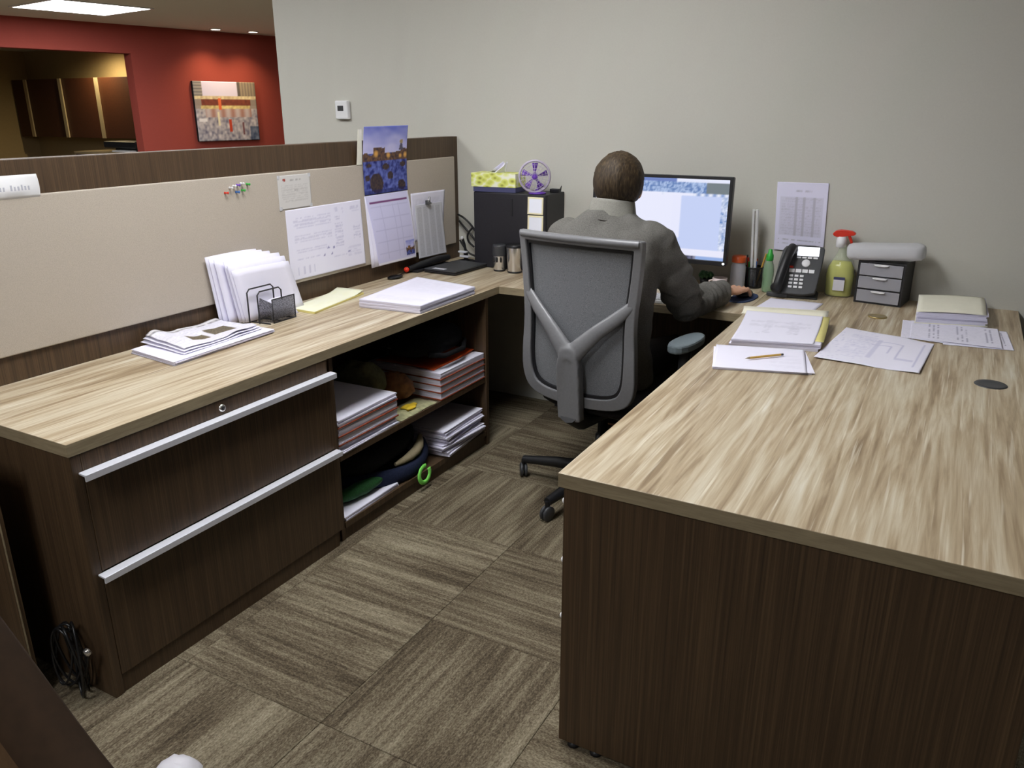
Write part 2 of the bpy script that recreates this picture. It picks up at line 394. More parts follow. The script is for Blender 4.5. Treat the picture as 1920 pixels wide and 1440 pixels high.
P0 = Vector((-8.356, 5.356, 0)); DD = Vector((.73, 3.902, 0)).normalized(); NN = Vector((DD.y, -DD.x, 0))
def W(s_, z, off): return P0 + DD * s_ + NN * off + Vector((0, 0, z))
mb = MB()
for s0, s1, z0, z1 in ((1.57, 6.2, 0, 2.6), (-6, -2.6, 0, 2.6), (-2.6, 1.57, 2.235, 2.6)):
    mb.prism([(s0, z0), (s1, z0), (s1, z1), (s0, z1)], -.2, 0, lambda a, b_, k: W(a, b_, k))
struct(mb.build('wall_far', 'red_paint', None))
struct(bx('wall_pantry', 'beige_paint', None, -16, 9.36, 0, -8.2, 9.5, 2.6))
struct(bx('wall_side', 'beige_paint', None, -15.4, 7.6, 0, -14.55, 9.36, 2.6))

# ---------------------------------------------------------------- ceiling lights
def troffer(label, loc, rz, sx=.6, sy=1.2, group='recessed ceiling light panels'):
    t_ = thing('ceiling_light', label, 'light', loc, rz, group)
    f_ = MB(); o_, i_ = [(-sx / 2 - .03, -sy / 2 - .03), (sx / 2 + .03, -sy / 2 - .03), (sx / 2 + .03, sy / 2 + .03), (-sx / 2 - .03, sy / 2 + .03)], [(-sx / 2, -sy / 2), (sx / 2, -sy / 2), (sx / 2, sy / 2), (-sx / 2, sy / 2)]
    f_.ring(o_, i_, -.014, -.001, lambda x, y, z: (x, y, z)); f_.build('frame', 'white_plastic', t_, True)
    MB().box(-sx / 2, -sy / 2, -.008, sx / 2, sy / 2, -.002).build('diffuser', 'diffuser', t_, True)
    return t_
T0 = troffer('recessed ceiling light panel above the workstation, out of the picture', (.95, .8, 2.6), 0)
for x, y, nm in ((-1.35, .7, 'behind the beige divider'), (1.1, -1.9, 'behind the camera'), (-3.9, 1.5, 'added over the aisle beyond the divider'), (-4.2, 4.5, 'added midway to the red wall'),
                 (-6.75, 2.8, 'added before the pantry opening'), (-2.6, 8.0, 'added behind the grey wall')):  # the four far panels are unseen, added to brighten the far room
    dup(T0, (x, y, 2.6), None, 'recessed ceiling light panel ' + nm + ', out of the picture')
q = troffer('bright ceiling light panel in front of the red wall, top left corner', (-6.75, 5.35, 2.6), -.15, 1.05, 1.05, None)
def downlight(x, y, label):
    t_ = thing('downlight', label, 'light', (x, y, 2.6), 0, 'downlights along the red wall')
    MB().lathe([(.085, -.001), (.085, -.012), (.07, -.014), (.066, -.006), (.066, -.001)], n=20).build('trim_ring', 'white_plastic', t_, True)
    MB().lathe([(0, -.010), (.064, -.010), (.064, -.002), (0, -.002)], n=20).build('lens', 'lamp_glow', t_, True)
downlight(-7.477, 7.915, 'left one of the two round downlights above the red wall')
downlight(-7.324, 8.482, 'right one of the two round downlights, nearest the grey wall corner')

# ---------------------------------------------------------------- canvas on the red wall
def street(u, v):
    g = lin(150, 140, 135); n_ = h1(u * 17, v * 17, 3); c = mixc(lin(126, 126, 144), lin(206, 202, 206), .5 + n_ * .8 + .35 * h1(u * 9, v * 9, 8))
    if v > .76:
        c = lin(214, 212, 240) if .13 < u < .70 else (mixc(lin(105, 105, 110), lin(170, 166, 160), .5 + .5 * math.sin(v * 120)) if u <= .13 else (lin(96, 92, 90) if u < .74 else mixc(lin(160, 148, 128), lin(120, 112, 104), .5 + .5 * math.sin(u * 130))))
    elif v > .70: c = mixc(lin(226, 214, 176), lin(190, 172, 140), .5 + n_)
    elif v > .60: c = mixc(lin(130, 70, 56), lin(110, 60, 54), .5 + n_) if .1 < u < .9 else lin(150, 140, 132)
    elif v > .55: c = mixc(lin(230, 216, 150), lin(190, 170, 120), .5 + n_) if .08 < u < .88 else lin(160, 150, 142)
    elif v > .40: c = mixc(lin(170, 130, 120), lin(196, 186, 190), .5 + .5 * math.sin(u * 40)) if .15 < u < .9 else c
    if .37 < u < .41 and v > .52 and v < .72: c = lin(220, 110, 70)
    if .34 < u < .375 and .25 < v < .5: c = lin(232, 226, 196)
    if .50 < u < .55 and .16 < v < .36: c = lin(186, 70, 46)
    if .72 < u < .76 and .1 < v < .32: c = lin(120, 84, 90)
    if u > .85 and v < .25: c = mixc(lin(70, 84, 110), lin(120, 130, 150), .5 + n_)
    if .04 < u < .16 and .33 < v < .38: c = lin(235, 235, 240)
    return c
cv = thing('canvas_picture', 'square canvas print of a busy street hung on the red wall', 'picture', W(2.93, 1.04, .03))
mb = MB(); mb.prism([(2.41, 1.045), (3.46, 1.045), (3.46, 1.9), (2.41, 1.9)], .004, .05, lambda a, b_, k: W(a, b_, k)); mb.build('stretcher', 'dark_fabric', cv)
sheet('printed_face', [W(2.41, 1.045, .0525), W(3.46, 1.045, .0525), W(3.46, 1.9, .0525), W(2.41, 1.9, .0525)], street, 64, 56, None, .001, cv)

# ---------------------------------------------------------------- pantry
kc = thing('wall_cabinet', 'dark brown wall cabinet with four doors and pale edge pulls in the pantry', 'cabinet', (-12.6, 9.2, 1.0))
bx('body', 'cabinet_door', kc, -14.5, 9.02, 1.0, -10.2, 9.355, 2.06)
for k, (a_, b_) in enumerate(((-14.5, -14.06), (-14.05, -12.97), (-12.96, -11.89), (-11.88, -10.2))):
    d_ = bx('door', 'cabinet_door', kc, a_, 8.995, 1.0, b_, 9.018, 2.06, .004)
    if k < 3: bx('edge_pull', 'handle_strip', d_, b_ - .03, 8.965, 1.0, b_ + .055, 8.99, 2.06)
bc = thing('base_cabinet', 'pantry base cabinet with pale counter behind the divider', 'cabinet', (-9.6, 7.6, 0))
bx('body', 'cabinet_door', bc, -10.3, 7.32, 0, -8.75, 7.9, .83); bx('counter', 'beige_paint', bc, -10.32, 7.3, .832, -8.73, 7.92, .872, .004)
pr_ = thing('printer', 'small black office printer standing on the pantry counter', 'printer', (-9.35, 7.55, .872))
bx('body', 'black_plastic', pr_, -9.72, 7.42, .93, -8.95, 7.85, 1.03, .02); bx('base', 'black_plastic', pr_, -9.55, 7.5, .873, -9.0, 7.8, .93, .01)
bx('paper_tray', 'white_plastic', pr_, -9.45, 7.36, .874, -9.05, 7.56, .9, .005)

# ---------------------------------------------------------------- cubicle divider
dv = thing('cubicle_divider', 'low cubicle divider with dark wood frame and beige fabric along the left worktop', 'partition', (-.03, 1.2, 0))
bx('frame', 'dark_wood', dv, -.06, -.9, 0, 0, YW - .001, 1.36, .002)
bx('fabric_panel', 'panel_fabric', dv, .0005, -.85, .818, .012, 2.588, 1.262, .004)
lp = thing('low_partition', 'low dark wood end partition at the left edge, nearer than the file cabinet', 'partition', (.15, -.08, 0))
bx('board', 'dark_wood', lp, .001, -.1, .02, .398, -.086, .70, .001); bx('edge_band', 'worktop_edge', lp, .3985, -.1, .02, .400, -.0965, .70); bx('foot', 'black_plastic', lp, .1, -.1, 0, .3, -.086, .019)

# ---------------------------------------------------------------- worktops
def slab(name, parent, x0, y0, x1, y1, z0=H - .034, z1=H):
    mb = MB(); mb.box(x0, y0, z0, x1, y1, z1, 0); mb.m = [1, 0, 1, 1, 1, 1]
    return mb.build(name, ['worktop_wood', 'worktop_edge'], parent, bevel=.0015)
tag(slab('worktop', None, .0005, 0, XD, YW - .002), 'long striped light wood worktop along the beige divider', 'worktop')
bw = thing('worktop', 'striped light wood worktop along the grey wall under the monitor', 'worktop', (1.1, 2.4, 0))
slab('top', bw, XD + .0008, YI, X2 - .0008, YW - .002); bx('modesty_panel', 'dark_wood', bw, XD + .05, 2.56, .08, X2 - .01, 2.58, H - .035)
for x in (XD + .06, X2 - .06): bx('leg', 'black_metal', bw, x - .02, 2.58, 0, x + .02, 2.62, H - .035)
dk = thing('desk', 'large peninsula desk with striped light wood top and dark wood end panel', 'desk', (2.13, 1.5, 0))
slab('top', dk, X2, Y4, X3, YW - .002)
bx('end_panel', 'dark_wood', dk, X2 + .012, Y4 + .006, .014, X3 - .012, Y4 + .036, H - .0345, .001)
bx('modesty_panel', 'dark_wood', dk, X3 - .06, Y4 + .037, .1, X3 - .035, 2.6, H - .0345)
bx('rear_panel', 'dark_wood', dk, X2 + .25, 2.58, .014, X3 - .061, 2.61, H - .0345)
for x in (1.71, 1.77, 2.2, 2.5): MB().lathe([(0, 0), (.016, 0), (.016, .008), (.008, .014), (0, .014)], (x, Y4 + .021, 0), 12).build('foot', 'black_plastic', dk)
MB().ell((X2 + .0105, Y4 + .012, 0.667), (.004, .006, .007), 10, 6).build('screw_cap', 'white_plastic', dk)
MB().ell((X2 + .0105, Y4 + .012, 0.518), (.004, .006, .007), 10, 6).build('screw_cap', 'white_plastic', dk)
MB().ell((X2 + .0105, Y4 + .012, 0.369), (.004, .006, .007), 10, 6).build('screw_cap', 'white_plastic', dk)
gm = MB(); gm.lathe([(0, .0015), (.03, .0015), (.04, .003), (.043, .001), (.043, -.02), (0, -.02)], (2.497, 1.56, H), 24); gm.build('grommet', 'charcoal', dk)
tag(MB().lathe([(0, .004), (.026, .004), (.032, .0055), (.034, .004), (.034, .0003), (0, .0003)], (2.126, 2.266, H), 24).build('coaster', 'brass'), 'small round gold coaster lying before the three-drawer organizer', 'coaster')

# ---------------------------------------------------------------- file cabinet
fc = thing('file_cabinet', 'dark wood two-drawer lateral file cabinet under the left worktop', 'cabinet', (.3, .47, 0))
zt = H - .0345
bx('side_panel', 'dark_wood', fc, .1, .004, .0, XD - .002, .03, zt, .001); bx('side_panel', 'dark_wood', fc, .1, .912, 0, XD - .022, .935, zt)
bx('back_panel', 'dark_wood', fc, .08, .004, 0, .099, .935, zt); bx('top_rail', 'dark_wood', fc, .2, .031, .658, XD - .002, .911, zt)
bx('plinth', 'dark_wood', fc, .2, .031, 0, XD - .006, .911, .055); bx('carcass', 'black_fabric', fc, .1005, .0305, .056, .54, .911, .65)
def epull(z, par):
    mb = MB(); pr = [(XD - .001, z), (XD - .001, z + .005), (XD + .026, z + .003), (XD + .026, z - .014), (XD + .021, z - .014), (XD + .021, z - .002)]
    mb.prism(pr, .018, .928, lambda a, b_, k: (a, k, b_)); mb.build('handle', 'aluminium', par, bevel=.0008)
d1 = bx('drawer', 'dark_wood', fc, .545, .0315, .376, XD - .002, .934, .652, .001); epull(.6525, d1)
d2 = bx('drawer', 'dark_wood', fc, .545, .0315, .058, XD - .002, .934, .368, .001); epull(.3685, d2)
lk = MB(); X = Ry(90); lk.lathe([(0, .003), (.004, .003), (.005, .006), (.010, .005), (.0115, 0)], (XD - .002, .466, .678), 16, 0, X); lk = lk.build('lock', 'steel', fc); MB().lathe([(0, .0066), (.0055, .0064), (.0055, .004), (0, .004)], (XD - .002, .466, .678), 12, 0, X).build('keyhole', 'black_plastic', lk)

# ---------------------------------------------------------------- bookcase
bk = thing('bookcase', 'open dark wood bookcase with one middle shelf under the left worktop', 'bookcase', (.3, 1.43, 0))
bx('side_panel', 'dark_wood', bk, .05, .937, 0, .558, .955, zt); bx('side_panel', 'dark_wood', bk, .05, 1.958, 0, .565, 1.98, zt, .001)
bx('back_panel', 'dark_wood', bk, .05, .956, .01, .062, 1.957, zt)
bx('shelf', 'dark_wood', bk, .063, .956, .31, .56, 1.957, .334, .001); bx('shelf', 'dark_wood', bk, .063, .956, .046, .562, 1.957, .07, .001)
bx('toe_kick', 'dark_wood', bk, .3, .956, 0, .555, 1.957, .0455)

def doc(name, label, cat, c, z0, z1, n=5, jit=.003, group=None, top=None, body='page_edge', cover=None):
    """a bound or loose block of paper: pages, optional card cover below, printed or plain top sheet"""
    ctr = sum((Vector((p[0], p[1], 0)) for p in c), Vector()) / 4
    t_ = thing(name, label, cat, (ctr.x, ctr.y, z0), 0, group)
    zb = z0
    if cover: mb = MB(); qstack(mb, [(p[0] + (.004 if p[0] > ctr.x else -.004), p[1] + (.004 if p[1] > ctr.y else -.004)) for p in c], z0, z0 + .0042, 1, 0); mb.build('cover', cover, t_); zb = z0 + .0042
    mb = MB(); qstack(mb, c, zb, z1 - .0012, n, jit); mb.build('pages', body, t_)
    if top: sheet('top_sheet', [Vector((p[0], p[1], z1)) for p in c], top, 36, 36, None, .0008, t_)
    else: mb = MB(); qstack(mb, c, z1 - .001, z1, 1, .002); mb.build('top_sheet', 'paper', t_)
    return t_
# left stack, middle shelf
c = [(.14, .962), (.555, .962), (.552, 1.305), (.14, 1.30)]
zz = [.335, .366, .398, .432, .462]
for k, (nm, cov, n_, ji) in enumerate((('bottom loose paper pile of the left stack on the middle shelf, edges ragged', None, 7, .008), ('thick bound report with rust cover just above the ragged bottom pile', 'rust_card', 5, .001),
        ('thick bound report second from top in the left shelf stack', 'rust_card', 5, .001), ('topmost white bound report of the left stack on the middle shelf', 'rust_card', 4, .003))):
    doc('bound_report' if cov else 'paper_stack', nm, 'report' if cov else 'papers', c, zz[k] + .0003, zz[k + 1], n_, ji, 'papers stacked in the bookcase', None, 'page_edge', cov)
c = [(.18, 1.60), (.557, 1.60), (.557, 1.95), (.18, 1.95)]
zz = [.335, .365, .395, .423, .452]
for k, nm in enumerate(('bottom one of four thick bound reports in the right shelf stack', 'second from bottom of the four bound reports in the right shelf stack', 'third from bottom of the four bound reports in the right shelf stack', 'topmost of the four bound reports, under the orange folder')):
    doc('bound_report', nm, 'report', c, zz[k] + .0003, zz[k + 1], 5, .0012, 'papers stacked in the bookcase', None, 'page_edge', 'rust_card')
mb = MB(); mb.grid(lambda u, v: Vector((.2 + .31 * u, 1.62 + .325 * v, .4555 + .004 * math.sin(u * 3) + .022 * max(0, v - .6) * u)), 12, 12)
tag(mb.build('folder', 'orange_card', None, solid=.002), 'orange card folder on the right report stack, under the black bag', 'folder')
def softbag(name, label, mat, c, r, R=None, amp=.012, sc=9, sub=1, cat='bag', parent=None):
    mb = MB(); mb.ell(c, r, 28, 18, 0, R, lambda p: Vector((abs(p.x / r[0]) ** .72 * math.copysign(r[0], p.x), abs(p.y / r[1]) ** .72 * math.copysign(r[1], p.y), p.z)) + p.normalized() * amp * h1(p.x * sc, p.y * sc, p.z * sc * 1.4))
    o = mb.build(name, mat, parent, sub=sub)
    return tag(o, label, cat) if parent is None else o
bg = thing('laptop_bag', 'soft black fabric bag lying on the orange folder in the bookcase', 'bag', (.33, 1.74, .47))
softbag('body', None, 'black_fabric', (.35, 1.735, .553), (.185, .185, .066), None, .016, parent=bg)
MB().tube([(.50, 1.60, .525), (.545, 1.66, .515), (.545, 1.80, .513), (.50, 1.88, .525)], .011, 8).build('handle', 'black_fabric', bg)
MB().tube([(.30 + .175 * math.cos(a_ * .1), 1.73 + .18 * math.sin(a_ * .1), .545) for a_ in range(-14, 15)], .004, 6).build('zip', 'charcoal', bg)
# things between the shelf stacks
softbag('cloth_pouch', 'olive cloth pouch squeezed behind the left shelf stack', 'olive_cloth', (.31, 1.385, .445), (.11, .055, .085), Rz(8), .02, 14, cat='pouch')
mb = MB(); mb.ell((.40, 1.50, .408), (.08, .042, .054), 20, 12, 0, Rz(25) @ Ry(18), lambda p: p + p.normalized() * .014 * h1(p.x * 40, p.y * 40, p.z * 40)); tag(mb.build('snack_bag', 'brown_packet'), 'crumpled brown snack bag between the two shelf stacks', 'bag')
sp = thing('snack_packet', 'flat sage green packet with a yellow flower print at the middle shelf edge', 'packet', (.5, 1.45, .335))
mb = MB(); mb.grid(lambda u, v: Vector((.44 + .115 * u, 1.325 + .25 * v, .3365 + .012 * math.sin(PI * u) * math.sin(PI * v) + .003 * h1(u * 6, v * 6))), 14, 14); mb.build('wrapper', 'sage_packet', sp, solid=.001)
mb = MB(); mb.ell((.51, 1.44, .352), (.026, .04, .008), 14, 8, 0, None, lambda p: p * (1 + .25 * math.sin(5 * math.atan2(p.y, p.x)))); mb.build('flower_print', 'yellow_print', sp)
# bottom shelf
doc('paper_stack', 'low stack of white paper at the left end of the bottom shelf', 'papers', [(.12, .962), (.558, .962), (.55, 1.29), (.12, 1.30)], .0705, .087, 3, .002, 'papers stacked in the bookcase')
bp = thing('backpack', 'dark navy backpack with lime green strap on the bottom shelf', 'backpack', (.35, 1.3, .07))
softbag('body', None, 'black_fabric', (.32, 1.31, .202), (.205, .255, .093), Ry(-3), .012, parent=bp)
mb = MB(); mb.tube([(.40, 1.08, .13), (.49, 1.17, .125), (.535, 1.30, .10), (.548, 1.42, .098), (.53, 1.52, .125), (.47, 1.57, .15)], [.03, .036, .038, .036, .03, .02], 10, 0, True, (.6, 1, 1)); mb.build('shoulder_strap', 'navy_fabric', bp, sub=1)
mb = MB(); mb.tube([(.525, 1.31, .150), (.54, 1.40, .155), (.53, 1.48, .172), (.49, 1.53, .19)], [.008, .022, .024, .010], 8); mb.build('trim_panel', 'tan_suede', bp, sub=1)
mb = MB(); mb.tube([(.578 - .004 * math.cos(a_), 1.432 + .040 * math.cos(a_ + .9), .070 + .034 * math.sin(a_ + .9)) for a_ in [k * .36 for k in range(1, 17)]], .0105, 8, 0, True, (.5, 1, 1)); mb.build('webbing_loop', 'lime_webbing', bp)
mb = MB(); mb.ell((.50, 1.11, .122), (.03, .13, .026), 20, 10, 0, Rz(-8), lambda p: p + p.normalized() * .006 * h1(p.x * 60, p.y * 60, p.z * 60)); mb.build('side_pocket', 'green_mesh', bp)
mb = MB(); mb.tube([(.50, 1.22, .205), (.512, 1.26, .195), (.515, 1.30, .20), (.50, 1.34, .215)], .004, 6); mb.build('zip_pull', 'green_mesh', bp)
for k, (z0, z1, j0, tilt) in enumerate(((.0705, .098, .0, 4), (.0985, .128, .012, -3), (.1285, .158, -.006, 5), (.1585, .192, .006, 2))):
    ca, sa = math.cos(math.radians(tilt)), math.sin(math.radians(tilt)); cx, cy = .37 + j0, 1.765
    P = [(cx + a_ * ca - b_ * sa, cy + a_ * sa + b_ * ca) for a_, b_ in ((-.21, -.16), (.19, -.16), (.19, .16), (-.21, .16))]
    doc('paper_stack', ('bottom layer', 'second layer from below', 'third layer from below', 'top layer')[k] + ' of the ragged paper pile right of the backpack', 'papers', P, z0, z1, 6, .011, 'papers stacked in the bookcase')

# ---------------------------------------------------------------- things on the left worktop
Z = H + .0006
nsp = doc('paper_stack', 'flat stack of white papers beneath the newspaper on the left worktop', 'papers', [(.045, .575), (.285, .545), (.27, .985), (.02, .98)], Z, Z + .014, 5, .006)
def npaint(u, v):
    k = lines(u, v, 22, .4, 12, 2); c = mixc(lin(230, 228, 240), lin(160, 158, 168), k)
    if v > .86: c = mixc(lin(226, 222, 226), lin(90, 88, 96), max(0, lines(u, (v - .86) * 6, 1.6, 1, 7, 9)))
    if .22 < u < .46 and .20 < v < .44: c = mixc(lin(128, 116, 96), lin(96, 86, 72), .5 + h1(u * 30, v * 30))
    if .52 < u < .84 and .24 < v < .56: c = mixc(lin(126, 116, 98), lin(92, 84, 72), .5 + h1(u * 30, v * 30))
    return c
nw = thing('newspaper', 'folded newspaper with two photographs lying on white papers', 'newspaper', (.13, .8, Z + .015))
for k in range(3):
    o_ = .008 * k
    sheet('page', [Vector((.255 - o_, .61 + o_, Z + .016 + .0045 * k)), Vector((.235 - o_, .965 - o_ * .5, Z + .016 + .0045 * k)), Vector((.005 + .004 * k, .955, Z + .016 + .0045 * k)), Vector((.02 + .004 * k, .63 + o_, Z + .016 + .0045 * k))], npaint if k == 2 else None, 54, 54,
          (lambda u, v, k=k: Vector((0, 0, .010 * (k + 1) / 3 * max(0, h1(u * 2.2, v * 2.6, 4) + .35) + .022 * (k + 1) / 3 * math.exp(-((u - .12) / .16) ** 2) * v))), .0008, nw)
# wire sorter and the folders behind it
ws = thing('mail_sorter', 'small black wire mail sorter holding white folders upright', 'organizer', (.14, 1.12, H))
for x, y0, y1, zt_ in ((.105, 1.03, 1.16, .868), (.135, 1.05, 1.17, .858)):
    MB().tube([(x, y0, H + .003), (x, y0, zt_ - .012), (x, y0 + .012, zt_), (x, y1 - .012, zt_), (x, y1, zt_ - .012), (x, y1, H + .003)], .0028, 8).build('divider_wire', 'black_metal', ws)
mb = MB(); mb.box(.172, 1.085, H + .004, .1735, 1.195, .825); mb.build('front_panel', 'wire_net', ws)
MB().tube([(.173, 1.083, H + .003), (.173, 1.083, .827), (.173, 1.197, .827), (.173, 1.197, H + .003)], .0028, 8, closed=True).build('front_frame', 'black_metal', ws)
mb = MB(); mb.add([(.112, 1.062, H + .004), (.172, 1.085, H + .004), (.172, 1.085, .812), (.135, 1.06, .835)], [(0, 1, 2, 3)]); mb.build('end_panel', 'wire_net', ws, solid=.001)
for y in (1.06, 1.12, 1.18): MB().tube([(.08, y, H + .003), (.173, y + .005, H + .003)], .0026, 6).build('base_wire', 'black_metal', ws)
fold = [(.033, .93, 1.18, .996, .3), (.041, .94, 1.20, .99, .25), (.054, .955, 1.225, .984, .12), (.072, .985, 1.25, .975, .06), (.084, .99, 1.262, .962, .03), (.090, 1.0, 1.275, .94, .0), (.152, 1.092, 1.20, .822, 0)]
for k, (x, y0, y1, zt_, ln) in enumerate(fold):
    mb = MB(); d_ = .24
    mb.grid(lambda u, v, x=x, y0=y0, y1=y1, zt_=zt_, ln=ln: Vector((x - .012 * v + .006 * math.sin(u * 2.5 + x * 60) * v, y0 + .028 * (1 - v) * (1 if y0 < 1.05 else .2) + (y1 - y0 + .03 * (1 - v)) * u, H + .0065 + (zt_ - H - .0065) * v - .012 * (u - .3) ** 2 * v)), 8, 8)
    o_ = mb.build('folder', 'paper', None, solid=.0035)
    tag(o_, 'white paper folder standing behind the wire mail sorter, ' + ('rearmost of the six', 'second from the rear', 'third from the rear', 'third from the front', 'second from the front', 'foremost of the six')[k] if k < 6 else 'short white card held in the front slot of the wire mail sorter', 'folder', 'white folders in the mail sorter' if k < 6 else None)
# yellow pad
yp = thing('legal_pad', 'yellow legal pad lying flat near the mail sorter', 'notepad', (.09, 1.45, H))
c = [(.205, 1.268), (.145, 1.64), (-.0 + .012, 1.625), (.075, 1.27)]
mb = MB(); qstack(mb, c, Z, Z + .008, 2, .001); mb.build('pages', 'yellow_paper', yp)
sheet('top_page', [Vector((*p, Z + .0092)) for p in c], lambda u, v: mixc(lin(242, 242, 228), lin(232, 232, 180), .25 + .3 * abs(h1(u * 3, v * 3))), 20, 20, lambda u, v: Vector((0, 0, .012 * max(0, u - .82) * 5)), .0006, yp)
# ream
c = [(.285, 1.44), (.568, 1.462), (.566, 1.868), (.225, 1.925)]
doc('paper_stack', 'thick white stack of loose paper at the front of the left worktop', 'papers', c, Z, Z + .034, 6, .0025, None, pager([((.1, .1, .9, .9), 30, .10)]))
# black wedge plug with cable
q = thing('cable_adapter', 'thin black cable adapter lying on the worktop beside the divider', 'cable', (.05, 2.03, H))
mb = MB(); mb.ell((.055, 1.985, H + .008), (.028, .05, .0075), 14, 8); mb.build('plug', 'cable_black', q)
MB().tube([(.05, 2.02, H + .008), (.045, 2.05, H + .010), (.02, 2.10, H + .006), (.014, 2.2, H + .005)], .0035, 6).build('cord', 'cable_black', q)
# closed laptop / dock
lt = thing('laptop', 'closed black laptop lying at the far end of the left worktop', 'laptop', (.19, 2.3, H))
RL = Rz(-3)
MB().box(.098, 2.165, H + .003, .285, 2.44, H + .014, R=RL).build('base', 'black_plastic', lt, bevel=.003); MB().box(.098, 2.165, H + .0145, .285, 2.44, H + .021, R=RL).build('lid', 'charcoal', lt, bevel=.003)
MB().box(.13, 2.18, H + .0212, .20, 2.21, H + .0216, R=RL).build('sticker', 'aluminium', lt)
ds = thing('phone_holder', 'black stand with silver clamp pieces behind the closed laptop', 'stand', (.11, 2.5, H))
mb = MB(); mb.lathe([(0, 0), (.05, 0), (.05, .008), (.012, .016), (.012, .055), (0, .055)], (.12, 2.51, Z), 18); mb.build('base', 'black_plastic', ds)
mb = MB(); mb.tube([(.12, 2.51, .79), (.118, 2.5, .83), (.11, 2.49, .87)], .007, 8); mb.build('stem', 'black_plastic', ds)
mb = MB(); mb.box(.10, 2.475, .765, .155, 2.497, .776); mb.box(.095, 2.47, .79, .145, 2.49, .80); mb.build('clamp', 'aluminium', ds, bevel=.004)
mb = MB(); mb.ell((.113, 2.485, .866), (.008, .008, .009), 12, 8); mb.build('painted_glint', 'white_plastic', ds)  # white bead modelled in place of a highlight on the stand
st = thing('stapler', 'black stapler with a red tip lying beside the closed laptop', 'stapler', (.05, 2.3, H))
mb = MB(); mb.tube([(.035, 2.12, H + .02), (.045, 2.2, H + .026), (.06, 2.34, H + .034), (.07, 2.42, H + .036)], [.012, .018, .02, .015], 10); mb.build('body', 'black_plastic', st)
bx('base', 'black_plastic', st, .025, 2.14, Z, .075, 2.42, H + .012, .003)
mb = MB(); mb.ell((.034, 2.105, H + .02), (.013, .014, .013), 12, 8); mb.build('tip', 'red_plastic', st)
# black cabinet with notes, tissue box, fan
cb = thing('desktop_cabinet', 'black steel cabinet with a slot handle standing on the worktop in the corner', 'cabinet', (.44, 2.5, H))
bx('body', 'black_metal', cb, .218, 2.442, Z, .622, 2.632, 1.108, .003)
mb = MB(); mb.box(.221, 2.432, Z + .003, .619, 2.4415, 1.105); mb.build('door', 'black_metal', cb, bevel=.002)
mb = MB(); mb.box(.428, 2.4295, 1.0, .441, 2.432, 1.082); mb.build('handle', 'black_plastic', cb, bevel=.0008)
for k, (z0, z1) in enumerate(((1.015, 1.096), (.928, 1.01))):
    c = [Vector((.524, 2.431, z0)), Vector((.608, 2.431, z0)), Vector((.608, 2.431, z1)), Vector((.524, 2.431, z1))]
    tag(sheet('sticky_note', c, lambda u, v: mixc(lin(238, 240, 250), lin(236, 228, 190), 1 if min(u, v, 1 - u, 1 - v) < .07 else 0), 16, 16, lambda u, v: Vector((0, -.004 * (1 - v) ** 2, 0)), .0006), ('upper', 'lower')[k] + ' pale sticky note on the black desktop cabinet', 'note', 'sticky notes on the black cabinet')
tb = thing('tissue_box', 'lime green tissue box on top of the black cabinet', 'tissue box', (.35, 2.5, 1.108))
RT = Rz(4); cT = (.345, 2.49, 1.1)
MB().box(.205, 2.44, 1.1325, .445, 2.56, 1.198, R=RT, c=cT).build('carton', 'tissue_print', tb, bevel=.001); MB().box(.215, 2.443, 1.1085, .444, 2.558, 1.132, R=RT, c=cT).build('lower_band', 'label_blue', tb, bevel=.001)
mb = MB(); mb.grid(lambda u, v: Vector((.315 + .085 * (u - .5) * (1 - .75 * v) + .045 * v, 2.50 + .028 * math.sin(u * 9) * (1 - .6 * v), 1.197 + .052 * v * (.8 + .2 * math.cos(u * 7)))), 18, 10); mb.build('tissue', 'paper', tb, solid=.0008)
fn_ = thing('desk_fan', 'small round purple fan standing on the black cabinet', 'fan', (.55, 2.5, 1.108))
FC = Vector((.548, 2.455, 1.19)); XF = Rz(27) @ Rx(90)
def fp(x, y, z): return XF @ Vector((x, y, z)) + FC
mb = MB()
for rr_ in (.072, .055, .038, .024):
    for zz_ in ((.018 + .012 * (1 - rr_ / .072)),): mb.tube([fp(rr_ * math.cos(a_), rr_ * math.sin(a_), zz_) for a_ in [k * PI / 12 for k in range(24)]], .0012, 5, closed=True)
for k in range(24): mb.tube([fp(.012 * math.cos(k * PI / 12), .012 * math.sin(k * PI / 12), .031), fp(.05 * math.cos(k * PI / 12), .05 * math.sin(k * PI / 12), .025), fp(.072 * math.cos(k * PI / 12), .072 * math.sin(k * PI / 12), .01)], .0009, 5)
mb.build('guard', 'lilac_wire', fn_)
MB().tube([fp(.072 * math.cos(k * PI / 16), .072 * math.sin(k * PI / 16), .0) for k in range(32)], .006, 8, closed=True).build('rim', 'lilac_wire', fn_)
mb = MB(); mb.lathe([(0, .024), (.012, .022), (.016, .014), (.016, -.02), (.0, -.02)], FC, 16, 0, XF); mb.build('hub', 'purple_plastic', fn_)
for k in range(5):
    a_ = 2 * PI * k / 5 + .3; mb = MB()
    mb.grid(lambda u, v, a_=a_: fp((.014 + .048 * v) * math.cos(a_ + (u - .5) * (.42 + .05 * v)), (.014 + .048 * v) * math.sin(a_ + (u - .5) * (.42 + .05 * v)), .002 + .014 * (u - .5)), 4, 4); mb.build('blade', 'purple_plastic', fn_, solid=.001)
mb = MB(); mb.lathe([(0, 0), (.042, 0), (.042, .006), (.012, .014), (.009, .02), (0, .02)], (.55, 2.48, 1.1085), 18); mb.build('base', 'purple_plastic', fn_)
MB().tube([(.55, 2.485, 1.122), (.552, 2.487, 1.16), fp(0, 0, -.018)], .007, 8).build('stem', 'purple_plastic', fn_)
gd = thing('cable_clip', 'small black clip gadget behind the purple fan on the black cabinet', 'clip', (.62, 2.58, 1.108))
